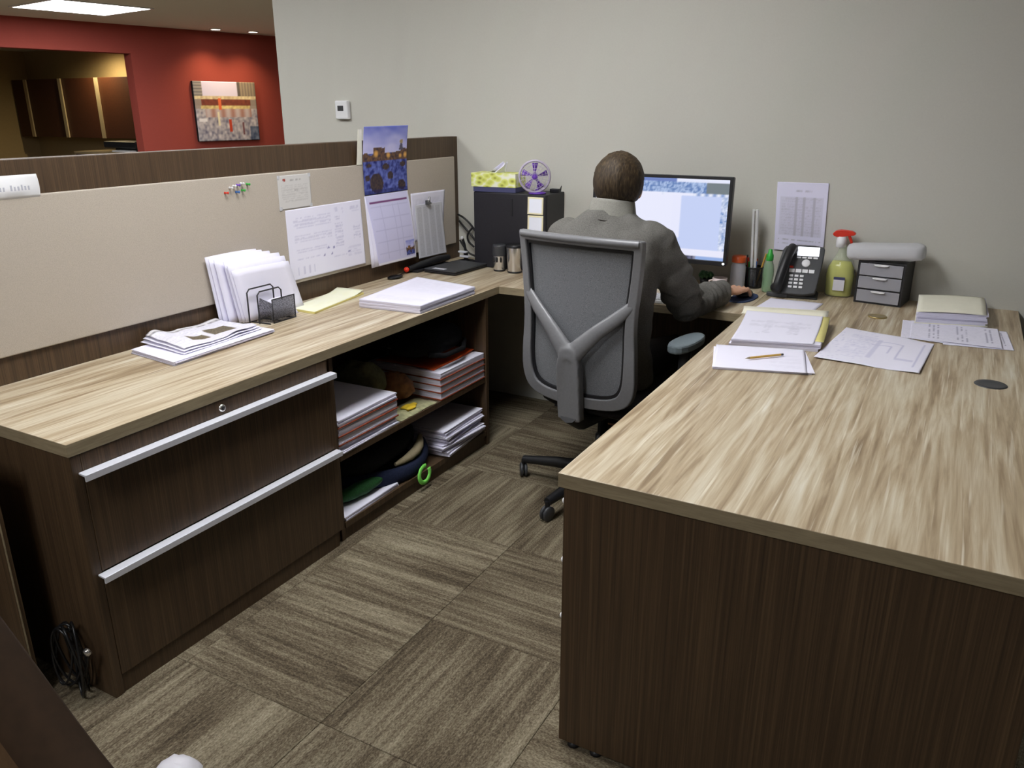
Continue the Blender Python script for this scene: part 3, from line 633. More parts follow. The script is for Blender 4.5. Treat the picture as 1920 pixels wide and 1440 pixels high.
bx('body', 'black_plastic', gd, .575, 2.56, 1.1085, .625, 2.59, 1.126, .003); MB().tube([(.62, 2.575, 1.115), (.632, 2.575, 1.14), (.63, 2.57, 1.112)], .002, 6).build('wire', 'cable_black', gd)
def tumbler(x, y, r, h, label, lidm, bands):
    t_ = thing('tumbler', label, 'tumbler', (x, y, H), 0, 'steel tumblers before the black cabinet')
    MB().lathe([(0, .0), (r * .82, 0), (r * .84, .004), (r, h * .9), (r, h * .93), (0, h * .93)], (x, y, Z), 24).build('cup', 'steel', t_)
    MB().lathe([(r * .845, .0), (r * .86, .0), (r * .865, .008), (r * .85, .008)], (x, y, Z), 24).build('base_ring', 'black_plastic', t_)
    MB().lathe([(r * 1.02, h * .89), (r * 1.03, h * .95), (r * .9, h), (0, h)], (x, y, Z), 24).build('lid', lidm, t_)
    if bands: MB().lathe([(r * .972, h * .58), (r * 1.012, h * .885)], (x, y, Z), 24).build('dark_band', 'charcoal', t_); mb = MB(); [mb.ell((x + r * .96 * math.sin(a_), y - r * .96 * math.cos(a_), Z + h * .45), (.006, .004, .014), 8, 6) for a_ in (-.5, .1, .75)]; mb.build('emblem', 'black_plastic', t_)
    return t_
tumbler(.392, 2.386, .033, .13, 'slimmer steel tumbler with dark band, left of the two tumblers', 'charcoal', True)
tumbler(.478, 2.385, .041, .137, 'wider brushed steel tumbler with black lid, right of the two tumblers', 'black_plastic', False)
wc = thing('cable_bundle', 'black cables hanging on the grey wall left of the black cabinet', 'cable', (.06, 2.6, .8))
for P in ([(.012, 2.61, .965), (.05, 2.6, .955), (.09, 2.61, .92), (.13, 2.62, .86)], [(.012, 2.62, .93), (.05, 2.61, .90), (.095, 2.61, .86), (.14, 2.62, .80)], [(.10, 2.61, .90), (.075, 2.6, .87), (.075, 2.6, .83), (.11, 2.61, .80)], [(.02, 2.61, .83), (.05, 2.6, .80), (.08, 2.6, .765), (.13, 2.61, .75)]):
    MB().tube(chaikin(P, 2, False), .0055, 7).build('cable', 'cable_black', wc)

# ---------------------------------------------------------------- things pinned to the fabric
XP = .0135
def onp(y, z, x=XP): return Vector((x, y, z))
ct = thing('certificate', 'small grey certificate in a clear sleeve pinned to the fabric panel', 'notice', onp(1.42, 1.11))
cc = [onp(1.326, 1.118), onp(1.508, 1.118), onp(1.508, 1.248), onp(1.326, 1.248)]
sheet('sheet', cc, lambda u, v: lin(150, 60, 50) if (u - .2) ** 2 + (v - .87) ** 2 < .0022 else mixc(lin(206, 203, 200), lin(140, 134, 132), max(region(u, v, (.28, .82, .72, .9), 1, .9), region(u, v, (.1, .2, .9, .72), 11, .4), region(u, v, (.4, .5, .62, .6), 1, .7))), 36, 36, None, .0006, ct)
for y, z in ((1.332, 1.242), (1.503, 1.242), (1.332, 1.123), (1.503, 1.123)): mb = MB(); mb.box(XP + .0003, y - .007, z - .007, XP + .0013, y + .007, z + .007); mb.build('tape', 'milky_film', ct)
def chart(u, v):
    k = 0
    for R, n_, d_ in (((.08, .70, .56, .88), 7, .42), ((.08, .50, .56, .66), 6, .4), ((.08, .37, .48, .44), 2, .4), ((.08, .27, .40, .31), 1, .45), ((.60, .36, .72, .72), 13, .48), ((.86, .40, .96, .64), 9, .5), ((.84, .84, .96, .93), 3, .4), ((.6, .88, .66, .95), 2, .4), ((.70, .84, .74, .94), 2, .35), ((.6, .76, .68, .81), 2, .55), ((.76, .17, .95, .34), 6, .3), ((.55, .2, .75, .24), 1, .4)):
        k = max(k, region(u, v, R, n_, d_, 16, n_))
    for x in (.1, .17, .24, .3):
        if abs(u - x) < .011 and .05 < v < .18: k = .3
    for x, y in ((.5, .37), (.57, .36), (.44, .27), (.54, .27), (.78, .25)):
        if (u - x) ** 2 + (v - y) ** 2 < .00022: k = .95
    return mixc(PW, lin(132, 128, 176), k)
sheet_o = sheet('wall_chart', [onp(1.352, .832), onp(1.822, .832), onp(1.814, 1.116), onp(1.352, 1.114)], chart, 90, 60, lambda u, v: Vector((.004 * (1 - v) * u + .001, 0, 0)), .0006)
tag(sheet_o, 'large landscape sheet of tables and columns pinned below the certificate', 'paper')
def photo(u, v):
    n_ = h1(u * 9, v * 11, 1); n2 = h1(u * 22, v * 24, 6)
    if v > .60: c = mixc(lin(206, 204, 244), lin(120, 130, 214), min(1, max(0, (v - .66) / .34 + .35 * h1(u * 3, v * 8))))
    else: c = mixc(lin(40, 46, 110), lin(112, 124, 200), max(0, min(1, .5 + n_ * .8 + n2 * .5)))
    if v < .70 and v > .49:
        hh = .60 + .07 * h1(u * 5, 2) + (.09 if .22 < u < .48 else 0) + (.05 if u > .85 else 0)
        if v < hh: c = mixc(lin(70, 58, 66), lin(128, 96, 70), max(0, .5 + n2))
    for x, y, r_ in ((.28, .60, .06), (.56, .57, .05), (.84, .55, .04), (.96, .56, .05)):
        d_ = (u - x) ** 2 + (v - y) ** 2
        if d_ < r_ * r_: c = mixc(lin(232, 176, 96), c, d_ / (r_ * r_))
    for x, y, rx, ry in ((.28, .16, .15, .15), (.6, .26, .07, .06), (.08, .25, .05, .05), (.86, .1, .09, .08), (.5, .4, .08, .05), (.9, .42, .07, .04), (.12, .43, .06, .03)):
        d_ = ((u - x) / rx) ** 2 + ((v - y) / ry) ** 2
        if d_ < 1: c = mixc(lin(58, 50, 60), lin(96, 78, 66), .3 + n2 * .6)
    if abs(u - .86) < .05 * (.78 - v) * 8 and .64 < v < .78: c = lin(96, 92, 110)
    if (u - .86) ** 2 + (v - .765) ** 2 < .0012: c = lin(176, 156, 120)
    if v < .06: c = mixc(c, lin(30, 34, 90), .6)
    return c
ca = thing('calendar', 'wall calendar with a blue seaside photo above its month page', 'calendar', onp(2.0, .8))
sheet('photo_page', [onp(1.845, 1.129), onp(2.165, 1.129), onp(2.148, 1.422), onp(1.828, 1.421)], photo, 70, 70, lambda u, v: Vector((.004 + .03 * v * v, 0, 0)), .0008, ca)
mb = MB(); mb.add([onp(1.806, 1.262, .0135), onp(1.845, 1.262, .0135), onp(1.832, 1.41, .03), onp(1.808, 1.41, .03)], [(0, 1, 2, 3)]); mb.build('backing', 'cream_paper', ca, solid=.001)
def month(u, v):
    c = lin(216, 214, 246)
    if .05 < u < .95 and .885 < v < .915: c = lin(120, 70, 120)
    elif .06 < u < .95 and .08 < v < .86:
        if (v * 36) % 6 < .5 or (u * 40) % 5.6 < .3: c = lin(200, 198, 232)
    if u > .74 and .06 < v < .29: c = photo((u - .74) / .26, .25 + (v - .06) / .23 * .7)
    if u > .97 or v < .03: c = lin(240, 238, 252)
    return c
for k in range(3):
    o_ = .016 * (2 - k)
    sheet('month_page', [onp(1.905 - o_ * 1.4, .803 + .001 * k, XP + .006 + .004 * k), onp(2.203 - .002 * k, .803, XP + .006 + .004 * k), onp(2.165, 1.126, XP + .001 + .001 * k), onp(1.843, 1.126, XP + .001 + .001 * k)], month if k == 2 else None, 60 if k == 2 else 6, 72 if k == 2 else 6, lambda u, v, k=k: Vector((.004 * math.sin(PI * v) * k, 0, 0)), .0006, ca)
bs = sheet('schedule_sheet', [onp(2.195, .875), onp(2.46, .879), onp(2.49, 1.104), onp(2.192, 1.108)], pager([((.1, .1, .9, .9), 24, .2)]), 20, 20, None, .0006); tag(bs, 'white backing sheet pinned behind the clipped column list', 'paper')
cl = sheet('column_list', [onp(2.226, .79, .018), onp(2.472, .784, .018), onp(2.445, 1.048, .018), onp(2.215, 1.052, .018)], lambda u, v: mixc(lin(214, 214, 222), lin(150, 150, 156), .55 * (1 if (u * 4.4) % 1 > .28 and .03 < v < .95 and .04 < u < .95 else 0) * (.55 + .4 * h1(u * 60, v * 90))), 50, 70, lambda u, v: Vector((.012 * (1 - v) ** 1.5 * .5 + .001, 0, 0)), .0006)
tag(cl, 'long printed column list hanging from a binder clip at the end of the divider', 'paper')
bcl = thing('binder_clip', 'small black binder clip holding the column list', 'clip', onp(2.32, 1.05, .02))
mb = MB(); mb.prism([(.0195, 1.045), (.036, 1.05), (.0195, 1.066)], 2.303, 2.337, lambda a, b_, k: (a, k, b_)); mb.build('body', 'charcoal', bcl); MB().tube([(.03, 2.31, 1.054), (.034, 2.312, 1.082), (.034, 2.328, 1.082), (.03, 2.33, 1.054)], .0015, 6).build('wire_arm', 'steel', bcl)
for y, z, mt_, cn in ((1.064, 1.207, 'red_plastic', 'red push pin, lowest left of the pin cluster on the fabric panel'), (1.088, 1.223, 'white_plastic', 'white push pin, leftmost of three white pins in the cluster'), (1.106, 1.228, 'white_plastic', 'white push pin, middle one of three white pins in the cluster'), (1.124, 1.230, 'purple_plastic', 'dark purple push pin between the white pins'),
                      (1.143, 1.234, 'white_plastic', 'white push pin, right one of three white pins, highest in the cluster'), (1.172, 1.230, 'green_plastic', 'green push pin at the right end of the pin cluster'), (1.116, 1.206, 'blue_plastic', 'blue push pin below the white pins'), (1.145, 1.210, 'green_plastic', 'green push pin beside the blue one in the pin cluster')):
    mb = MB(); mb.lathe([(0, 0), (.0045, .0), (.0045, .002), (.0028, .004), (.0028, .010), (.0048, .013), (.0048, .015), (0, .016)], (.0122, y, z), 10, 0, Ry(90) @ Rx(random.uniform(-15, 15))); tag(mb.build('push_pin', mt_), cn, 'push pin', 'push pins in the fabric panel')
npl = thing('name_plate', 'white name plate clipped on the top edge of the fabric panel', 'sign', onp(.27, 1.26, .02))
mb = MB(); mb.grid(lambda u, v: Vector((.012 + .022 * math.sin(v * 1.5) * (1 - v * .5) - .012 * v, .14 + .25 * u + .0 * v, 1.254 + .064 * v)), 2, 8); mb.build('plate', 'white_plastic', npl, solid=.003)
def word(y0, y1, sd):
    mb = MB(); y = y0
    while y < y1: w_ = .006 + .003 * abs(h1(y * 90, sd)); hh = .011 if int(y * 300) % 3 else .015; mb.box(.0285, y, 1.277, .0292, y + w_ * .7, 1.277 + hh); y += w_ + .003
    mb.build('lettering', 'grey_print', npl)
word(.25, .285, 1); word(.30, .352, 2)
th = thing('thermostat', 'small white thermostat on the grey wall above the divider', 'thermostat', (-.735, YW - .01, 1.44))
RB = bx('body', 'white_plastic', th, -.782, YW - .026, 1.441, -.693, YW - .0005, 1.538, .006); bx('display', 'charcoal', th, -.763, YW - .0272, 1.484, -.722, YW - .0258, 1.512, .001)

# ---------------------------------------------------------------- monitor and what stands round it
mo = thing('monitor', 'large black monitor showing a drawing program before the seated man', 'monitor', (1.19, 2.42, H))
def sc(u, v):
    c = lin(196, 208, 244); n_ = h1(u * 40, v * 30, 2)
    if v > .955: c = lin(226, 230, 250) if u > .62 else lin(110, 130, 190)
    elif v > .83: c = mixc(lin(92, 124, 180), lin(176, 196, 232), max(0, min(1, .5 + n_ * 1.4))) if u < .84 else lin(116, 126, 132)
    elif v > .79: c = lin(232, 234, 252) if (u < .52 or .54 < u < .74) else mixc(lin(130, 156, 206), lin(232, 236, 250), .5 + .5 * math.sin(u * 110))
    elif u < .66 and v > .25 and v < .80 : c = lin(230, 232, 252)
    elif u > .955 and v > .13: c = mixc(lin(120, 150, 200), lin(226, 232, 250), .5 + n_)
    elif v < .035: c = mixc(lin(60, 62, 90), lin(190, 190, 214), max(0, h1(u * 30, 1))) if u < .8 else lin(150, 176, 226)
    elif v < .12: c = lin(232, 232, 250)
    if u < .6 and v < .8: c = lin(231, 233, 252)
    return c
T = Rx(-2.0); MC = Vector((1.188, 2.40, 1.04))
def mpt(x, y, z): return T @ Vector((x, y, z)) + MC
mb = MB(); mb.box(-.312, .0, -.184, .312, .035, .184); mb.v = [T @ p + MC for p in mb.v]; mb.build('housing', 'black_plastic', mo, bevel=.006)
mb = MB(); mb.ring([(-.313, -.185), (.313, -.185), (.313, .185), (-.313, .185)], [(-.299, -.165), (.299, -.165), (.299, .171), (-.299, .171)], -.006, .004, lambda x, z, y: mpt(x, y, z)); mb.build('bezel', 'black_plastic', mo, bevel=.002)
sheet('screen', [mpt(-.299, -.0012, -.165), mpt(.299, -.0012, -.165), mpt(.299, -.0012, .171), mpt(-.299, -.0012, .171)], sc, 96, 60, None, .001, mo, 'screen')
mb = MB(); mb.ell(mpt(.302, -.008, -.175), (.006, .003, .005), 10, 6); mb.build('power_light', 'led', mo)
mb = MB(); mb.prism([(-.05, 0), (.05, 0), (.035, .2), (-.035, .2)], 0, .03, lambda x, z, y: (1.188 + x, 2.455 + y, H + .012 + z)); mb.build('stem', 'black_plastic', mo, bevel=.004)
mb = MB(); mb.lathe([(0, 0), (.13, 0), (.13, .006), (.1, .012), (0, .013)], (1.188, 2.48, Z), 28); mb.v = [Vector((p.x, 2.48 + (p.y - 2.48) * .75, p.z)) for p in mb.v]; mb.build('base', 'black_plastic', mo)
kb = thing('keyboard', 'white keyboard on the worktop in front of the seated man', 'keyboard', (1.15, 2.15, H))
bx('tray', 'white_plastic', kb, .945, 2.075, Z, 1.375, 2.20, H + .014, .004)
mb = MB()
for r_ in range(5):
    for k in range(15): mb.box(.955 + k * .0275, 2.083 + r_ * .0225, H + .0145, .979 + k * .0275, 2.102 + r_ * .0225, H + .019)
o_ = mb.build('keys', 'white_plastic', kb); o_['kind'] = 'stuff'
mm = tag(MB().prism(chaikin([(1.545, 2.235), (1.64, 2.25), (1.655, 2.44), (1.555, 2.45)], 2), Z, H + .0045, lambda x, y, z: (x, y, z)).build('mouse_pad', 'mouse_mat'), 'dark blue mouse pad under the hand of the man', 'mouse pad')
ms = thing('mouse', 'black computer mouse held under the hand of the man', 'mouse', (1.6, 2.36, H + .005))
mb = MB(); mb.ell((1.595, 2.365, H + .0165), (.03, .052, .018), 18, 12, 0, Rz(-14), lambda p: Vector((p.x, p.y, max(p.z, -.0115)))); mb.build('shell', 'black_plastic', ms)
mb = MB(); mb.lathe([(0, -.003), (.008, -.003), (.008, .003), (0, .003)], (1.604, 2.40, H + .03), 12, 0, Ry(90)); mb.build('scroll_wheel', 'charcoal', ms)
jr = thing('jar', 'small clear jar with an orange lid behind the monitor corner', 'jar', (1.53, 2.53, H))
MB().lathe([(0, 0), (.03, 0), (.032, .005), (.032, .10), (.026, .115), (.026, .118), (0, .118)], (1.525, 2.52, Z), 20).build('body', 'frosted', jr); MB().lathe([(.031, .119), (.031, .142), (.028, .147), (0, .147)], (1.525, 2.52, Z), 20).build('lid', 'orange_plastic', jr)
cu = thing('cup', 'pale pink low cup below the monitor corner', 'cup', (1.46, 2.47, H)); MB().lathe([(0, 0), (.026, 0), (.03, .03), (.032, .055), (.029, .055), (.026, .008), (0, .006)], (1.465, 2.455, Z), 20).build('bowl', 'pink_cup', cu); MB().tube([(1.465 - .03, 2.45, H + .045), (1.42, 2.45, H + .04), (1.42, 2.45, H + .02), (1.437, 2.45, H + .014)], .004, 7).build('handle', 'pink_cup', cu)
gp = thing('plant_pot', 'tiny green plant in a dark pot under the monitor', 'plant', (1.4, 2.52, H)); MB().lathe([(0, 0), (.022, 0), (.028, .035), (0, .035)], (1.385, 2.52, Z), 16).build('pot', 'black_plastic', gp)
mb = MB()
for k in range(16): a_ = k * 2.4; mb.ell((1.385 + .02 * math.cos(a_), 2.52 + .02 * math.sin(a_), H + .05 + .012 * h1(k * 1.3)), (.014, .008, .012), 8, 5, 0, Rz(math.degrees(a_)))
mb.build('foliage', 'leaf_green', gp)['kind'] = 'stuff'
pc = thing('pen_cup', 'black wire pen cup beside the green capped bottle', 'cup', (1.575, 2.585, H))
MB().lathe([(0, .001), (.036, .001), (.038, .004), (.040, .092), (.0375, .092), (.036, .006), (0, .006)], (1.578, 2.585, Z), 20).build('mesh_wall', 'wire_net', pc); MB().lathe([(.0375, .088), (.0415, .088), (.0415, .094), (.0375, .094)], (1.578, 2.585, Z), 20).build('rim', 'black_metal', pc)
for k, (mt_, cn, dx, dy, tx, ty, L_) in enumerate((('red_plastic', 'red pen in the wire pen cup', -.02, -.01, -.03, .005, .13), ('green_plastic', 'green pen leaning left in the wire pen cup', -.012, -.018, -.022, -.012, .115), ('blue_plastic', 'blue pen in the wire pen cup', .01, -.02, .012, -.018, .12), ('orange_plastic', 'orange marker at the back of the wire pen cup', .0, .016, .006, .022, .125), ('black_plastic', 'black pen at the left rim of the wire pen cup', -.025, .005, -.036, .012, .14), ('pencil_paint', 'tan pencil leaning right out of the wire pen cup', .018, -.004, .05, -.012, .155))):
    mb = MB(); a_ = Vector((1.578 + dx * .8, 2.585 + dy * .8, Z + .008)); b_ = Vector((1.578 + tx, 2.585 + ty, Z + L_)); mb.tube([a_, a_.lerp(b_, .05), b_], [.002, .0042, .0042], 8); tag(mb.build('pen', mt_), cn, 'pen', 'pens in the wire pen cup')
rl = thing('scale_ruler', 'tall white folding ruler standing in the wire pen cup', 'ruler', (1.576, 2.572, Z + .06))
for dx in (-.0075, .0075): mb = MB(); mb.tube([(1.582 + dx, 2.572, Z + .008), (1.568 + dx, 2.555, 1.082)], [.007, .007], 6); mb.build('blade', 'white_plastic', rl)
MB().tube([(1.5815, 2.563, Z + .02), (1.5685, 2.5465, 1.076)], .0022, 6).build('hinge_strip', 'steel', rl)
gb = thing('water_bottle', 'small clear drink bottle with a green cap left of the telephone', 'bottle', (1.655, 2.52, H))
MB().lathe([(0, 0), (.019, 0), (.023, .006), (.0235, .03), (.021, .05), (.0235, .07), (.0235, .095), (.02, .118), (.0125, .138), (.012, .142), (0, .142)], (1.655, 2.52, Z), 20).build('body', 'green_pet', gb)
MB().lathe([(.0135, .136), (.0155, .140), (.0155, .160), (.010, .168), (.008, .184), (0, .186)], (1.655, 2.52, Z), 18).build('cap', 'green_plastic', gb)

# ---------------------------------------------------------------- desk telephone
ph = thing('telephone', 'black desk telephone with handset, lit display and white keys', 'telephone', (1.78, 2.5, H), math.radians(7))
tilt = Rx(58)
def pp(x, y, z): return tilt @ Vector((x, y, z)) + Vector((0, -.055, .008))
def pbox(mb, x0, y0, z0, x1, y1, z1): q_ = MB().box(x0, y0, z0, x1, y1, z1); q_.v = [pp(*p) for p in q_.v]; mb.add(q_.v, q_.f)
out = chaikin([(-.095, 0), (.075, 0), (.082, .04), (.098, .2), (.088, .222), (-.055, .222), (-.075, .19)], 1)
mb = MB(); mb.prism(out, 0, .028, lambda x, y, z: pp(x, y, z)); mb.build('body', 'charcoal', ph, True, .004)
mb = MB(); mb.prism([(-.055, .0), (-.035, .17), (.085, .0)][0:0] or [(-.06, 0), (.09, 0), (.08, .008), (-.06, .008)], -.055, .09, lambda x, z, y: (x, y, z + .0006)); mb.build('foot', 'charcoal', ph, True, .002)
mb = MB(); mb.prism([(.085, .002), (.062, .165), (-.02, .009)], -.03, .07, lambda y, z, x: (x, y, z)); mb.build('stand', 'black_plastic', ph, True)
mb = MB(); pbox(mb, -.012, .172, .0285, .075, .212, .031); mb.build('display', 'phone_screen', ph, True)
mb = MB(); [pbox(mb, -.012 + k * .022, .160, .0285, .005 + k * .022, .167, .031) for k in range(4)]; mb.build('soft_keys', 'white_plastic', ph, True)
mb = MB(); mb.v = []; mb.lathe([(0, .006), (.014, .006), (.017, .003), (.017, 0)], (0, 0, 0), 18); mb.v = [pp(p.x + .028, p.y + .139, p.z + .0285) for p in mb.v]; mb.build('navigation_key', 'white_plastic', ph, True)
mb = MB(); [pbox(mb, -.035 + k * .026, .096, .0285, -.013 + k * .026, .111, .032) for k in range(4)]; mb.build('function_keys', 'white_plastic', ph, True)
mb = MB(); pbox(mb, -.035, .116, .0285, -.02, .124, .0315); mb.build('message_key', 'red_plastic', ph, True)
k0 = None
for r_ in range(4):
    for k in range(3):
        mb = MB(); pbox(mb, -.0075, -.0045, .0285, .0075, .0045, .0325)
        off = tilt @ Vector((-.024 + k * .021, .081 - r_ * .0165, 0))
        if k0 is None: k0 = mb.build('key', 'white_plastic', ph, True, .001); k0.location = off
        else: q = k0.copy(); COL.objects.link(q); q.parent = ph; q.location = off
hs = [(-.075, .012, .048), (-.07, .03, .062), (-.055, .11, .072), (-.038, .18, .062), (-.032, .2, .046)]
mb = MB(); mb.tube(chaikin([pp(*p) for p in hs], 2, False), .019, 12, 0, True); mb.ell(pp(-.076, .02, .04), (.025, .022, .022), 12, 8); mb.ell(pp(-.034, .192, .04), (.024, .022, .022), 12, 8); mb.build('handset', 'black_plastic', ph, True)
mb = MB(); mb.prism(chaikin([(-.115, -.008), (-.03, -.025), (-.03, .004), (-.115, .012)], 1), .003, .02, lambda x, y, z: (x, y - .052, z)); mb.build('handset_rest', 'charcoal', ph, True, .003)

# ---------------------------------------------------------------- right of the telephone
sb = thing('spray_bottle', 'spray bottle of yellow green cleaner with a red trigger head', 'bottle', (1.935, 2.585, H))
def oval(prof, c, n=24, sx=1.0, sy=.62):
    mb = MB(); mb.lathe(prof, (0, 0, 0), n); mb.v = [Vector((p.x * sx, p.y * sy, p.z)) + Vector(c) for p in mb.v]; return mb
oval([(0, 0), (.05, 0), (.054, .006), (.058, .09), (.052, .125), (.036, .155), (.022, .18), (.017, .205), (.017, .215), (0, .215)], (1.937, 2.585, Z)).build('body', 'clear_plastic', sb)
oval([(0, .003), (.047, .003), (.051, .008), (.0555, .09), (.049, .125), (.036, .148), (0, .148)], (1.937, 2.585, Z)).build('liquid', 'yellow_liquid', sb)
mb = MB(); mb.box(1.918, 2.5455, H + .03, 1.962, 2.5475, H + .075); mb.build('label', 'label_white', sb); mb = MB(); mb.box(1.918, 2.545, H + .0755, 1.962, 2.547, H + .087); mb.build('label_strip', 'label_blue', sb)
MB().lathe([(.014, .205), (.02, .207), (.02, .235), (.016, .25), (0, .25)], (1.925, 2.585, Z), 18).build('neck_collar', 'white_plastic', sb)
mb = MB(); mb.prism(chaikin([(1.888, .262), (1.905, .278), (1.955, .277), (1.978, .268), (1.976, .258), (1.955, .255), (1.91, .246), (1.892, .252)], 1), 2.572, 2.598, lambda x, z, y: (x, y, Z + z)); mb.build('spray_head', 'red_plastic', sb, bevel=.003)
mb = MB(); mb.tube([(1.952, 2.585, Z + .256), (1.962, 2.585, Z + .235), (1.97, 2.585, Z + .212)], [.006, .006, .004], 8); mb.build('trigger', 'red_plastic', sb)
og = thing('drawer_organizer', 'small black desktop organizer with three clear drawers', 'organizer', (2.11, 2.56, H), math.radians(-8))
OX = (-.088, .088); oz = .172
mb = MB(); mb.box(-.09, -.075, .0006, -.083, .09, oz); mb.box(.083, -.075, .0006, .09, .09, oz); mb.box(-.0829, -.075, oz - .006, .0829, .09, oz); mb.box(-.0829, -.075, .0006, .0829, .09, .006); mb.box(-.0829, .084, .0061, .0829, .09, oz - .0061)
mb.box(-.0829, -.075, .0585, .0829, .083, .0615); mb.box(-.0829, -.075, .112, .0829, .083, .115); mb.build('case', 'black_plastic', og, True)
for k, z in enumerate((.008, .0625, .116)):
    mb = MB(); mb.box(-.081, -.078, z, .081, -.074, z + .048); d_ = mb.build('drawer', 'smoke_clear', og, True, .001)
    mb = MB(); mb.box(-.08, -.073, z + .001, .08, .08, z + .022); mb.build('contents', 'drawer_inside', d_, True)
    mb = MB(); mb.prism(chaikin([(-.03, .047), (.03, .047), (.022, .040), (-.022, .040)], 1), -.086, -.0785, lambda x, zz_, y: (x, y, z + zz_)); mb.build('finger_pull', 'white_plastic', d_, True)
    if k == 2:
        for x, mt_ in ((-.062, 'yellow_paper'), (-.045, 'red_plastic'), (-.03, 'yellow_paper'), (-.012, 'blue_plastic'), (.022, 'red_plastic'), (.05, 'rust_card')):
            mb = MB(); mb.ell((x, -.066, z + .026), (.008, .006, .011), 10, 6); mb.build('trinket', mt_, d_, True)
eb = thing('padded_envelope', 'long translucent padded film pack lying across the drawer organizer', 'package', (2.1, 2.53, H + .18))
mb = MB(); mb.ell((2.103, 2.53, H + .209), (.146, .06, .034), 30, 14, 0, Ry(-3.5), lambda p: Vector((abs(p.x / .146) ** .22 * math.copysign(.146, p.x), p.y, abs(p.z / .034) ** .5 * math.copysign(.034, p.z))) + Vector((0, 0, .004 * h1(p.x * 25, p.y * 40, 2)))); mb.build('film', 'milky_film', eb)

# ---------------------------------------------------------------- paper on the right desk
def P2(c, z): return [Vector((p[0], p[1], z)) for p in c]
tag(sheet('paper_sheet', P2([(1.684, 2.15), (1.893, 2.19), (1.91, 2.40), (1.70, 2.40)], Z + .0008), None, 14, 14, lambda u, v: Vector((0, 0, .006 * (1 - u) * (1 - v) + .002 * abs(h1(u * 4, v * 4)))), .0006), 'blank white sheet of paper lying in front of the telephone', 'paper')
lg = thing('paper_stack', 'white paper stack with a curled yellow cover sheet on the right desk', 'papers', (1.85, 1.85, H))
c = [(1.735, 1.60), (2.01, 1.665), (1.985, 2.045), (1.70, 2.005)]
mb = MB(); qstack(mb, c, Z, Z + .024, 5, .004); mb.build('pages', 'page_edge', lg)
def curl(u, v): return Vector((0, -.02 * max(0, v - .72) * 2, .018 * max(0, v - .35) ** 1.6 * 2.2))
sheet('printed_page', P2([(1.737, 1.60), (1.99, 1.66), (1.968, 1.99), (1.705, 1.955)], Z + .0255), pager([((.1, .25, .3, .32), 2, .35), ((.32, .3, .42, .75), 10, .3), ((.62, .3, .76, .75), 10, .3), ((.1, .5, .9, .72), 7, .2)]), 40, 40, curl, .0006, lg)
mb = MB(); mb.grid(lambda u, v: bil(P2([(1.77, 1.72), (2.015, 1.70), (1.99, 2.0), (1.708, 1.972)], Z + .0262), u, v) * 1 + curl(u, v * 1.0) * .9 + Vector((0, 0, -.0012)), 10, 14); mb.build('yellow_page', 'yellow_paper', lg, solid=.0005)
mb = MB()
def fl_(u, v):
    a = Vector((1.690, 1.935, Z + .047)).lerp(Vector((1.980, 2.0, Z + .047)), u); th_ = -.4 + 2.3 * v
    return a + Vector((0, .03 * math.sin(th_) - .012, .015 * (1 - math.cos(th_)) - .008))
mb.grid(fl_, 14, 10); mb.build('curled_page', 'cream_paper', lg, solid=.0006)
ls = thing('paper_stack', 'few loose white sheets under the pencil at the desk edge', 'papers', (1.87, 1.48, H))
c = [(1.757, 1.318), (2.035, 1.402), (1.972, 1.625), (1.70, 1.553)]
mb = MB(); qstack(mb, c, Z, Z + .006, 3, .007); mb.build('pages', 'paper', ls)
sheet('top_sheet', P2([(1.752, 1.318), (2.018, 1.392), (1.968, 1.63), (1.70, 1.556)], Z + .0072), pager([((.62, .1, .95, .7), 14, .1)]), 30, 30, lambda u, v: Vector((0, 0, .004 * v + .0015 * abs(h1(u * 3, v * 3)))), .0006, ls)
pn = thing('pencil', 'yellow pencil lying on the loose white sheets', 'pencil', (1.87, 1.47, Z + .012))
a_, b_ = Vector((1.826, 1.428, Z + .0155)), Vector((1.915, 1.518, Z + .0165))
MB().tube([a_.lerp(b_, .12), b_], .0038, 6).build('barrel', 'pencil_paint', pn); MB().tube([a_, a_.lerp(b_, .12)], [.0006, .0038], 8).build('point', 'tan_suede', pn); MB().tube([b_, b_ + (b_ - a_) * .07], .0036, 8).build('ferrule', 'charcoal', pn)
def plan(u, v):
    k = 0
    for R in ((.12, .12, .92, .9), (.3, .3, .72, .74), (.4, .4, .62, .62)):
        if R[0] < u < R[2] and R[1] < v < R[3] and min(abs(u - R[0]), abs(u - R[2]), abs(v - R[1]), abs(v - R[3])) < .012: k = .38
    if .44 < u < .5 and .2 < v < .8 or (.7 < u < .9 and abs(v - .3) < .02): k = max(k, .25)
    if h1(u * 24, v * 24, 8) > .42 and u < .42: k = max(k, .25)
    k = max(k, region(u, v, (.15, .15, .42, .85), 16, .22))
    return mixc(PW, lin(132, 132, 190), k)
tag(sheet('drawing_sheet', P2([(2.005, 1.585), (2.31, 1.562), (2.335, 1.95), (2.045, 2.03)], Z + .001), plan, 60, 60, lambda u, v: Vector((0, 0, .003 + .004 * h1(u * 2.5, v * 2.5, 3))), .0006), 'line drawing print with blue lines in the middle of the right desk', 'paper')
pq = thing('paper_stack', 'printed table sheets spread under the cream folder on the right desk', 'papers', (2.4, 2.1, H))
colsP = lambda u, v: mixc(PW, lin(104, 100, 140), .55 if (.08 < u < .95 and .12 < v < .9 and ((u * 19) % 1 < .16) and h1(u * 40, v * 12, 4) > -.15) else .06 if h1(u * 60, v * 40) > .2 else 0)
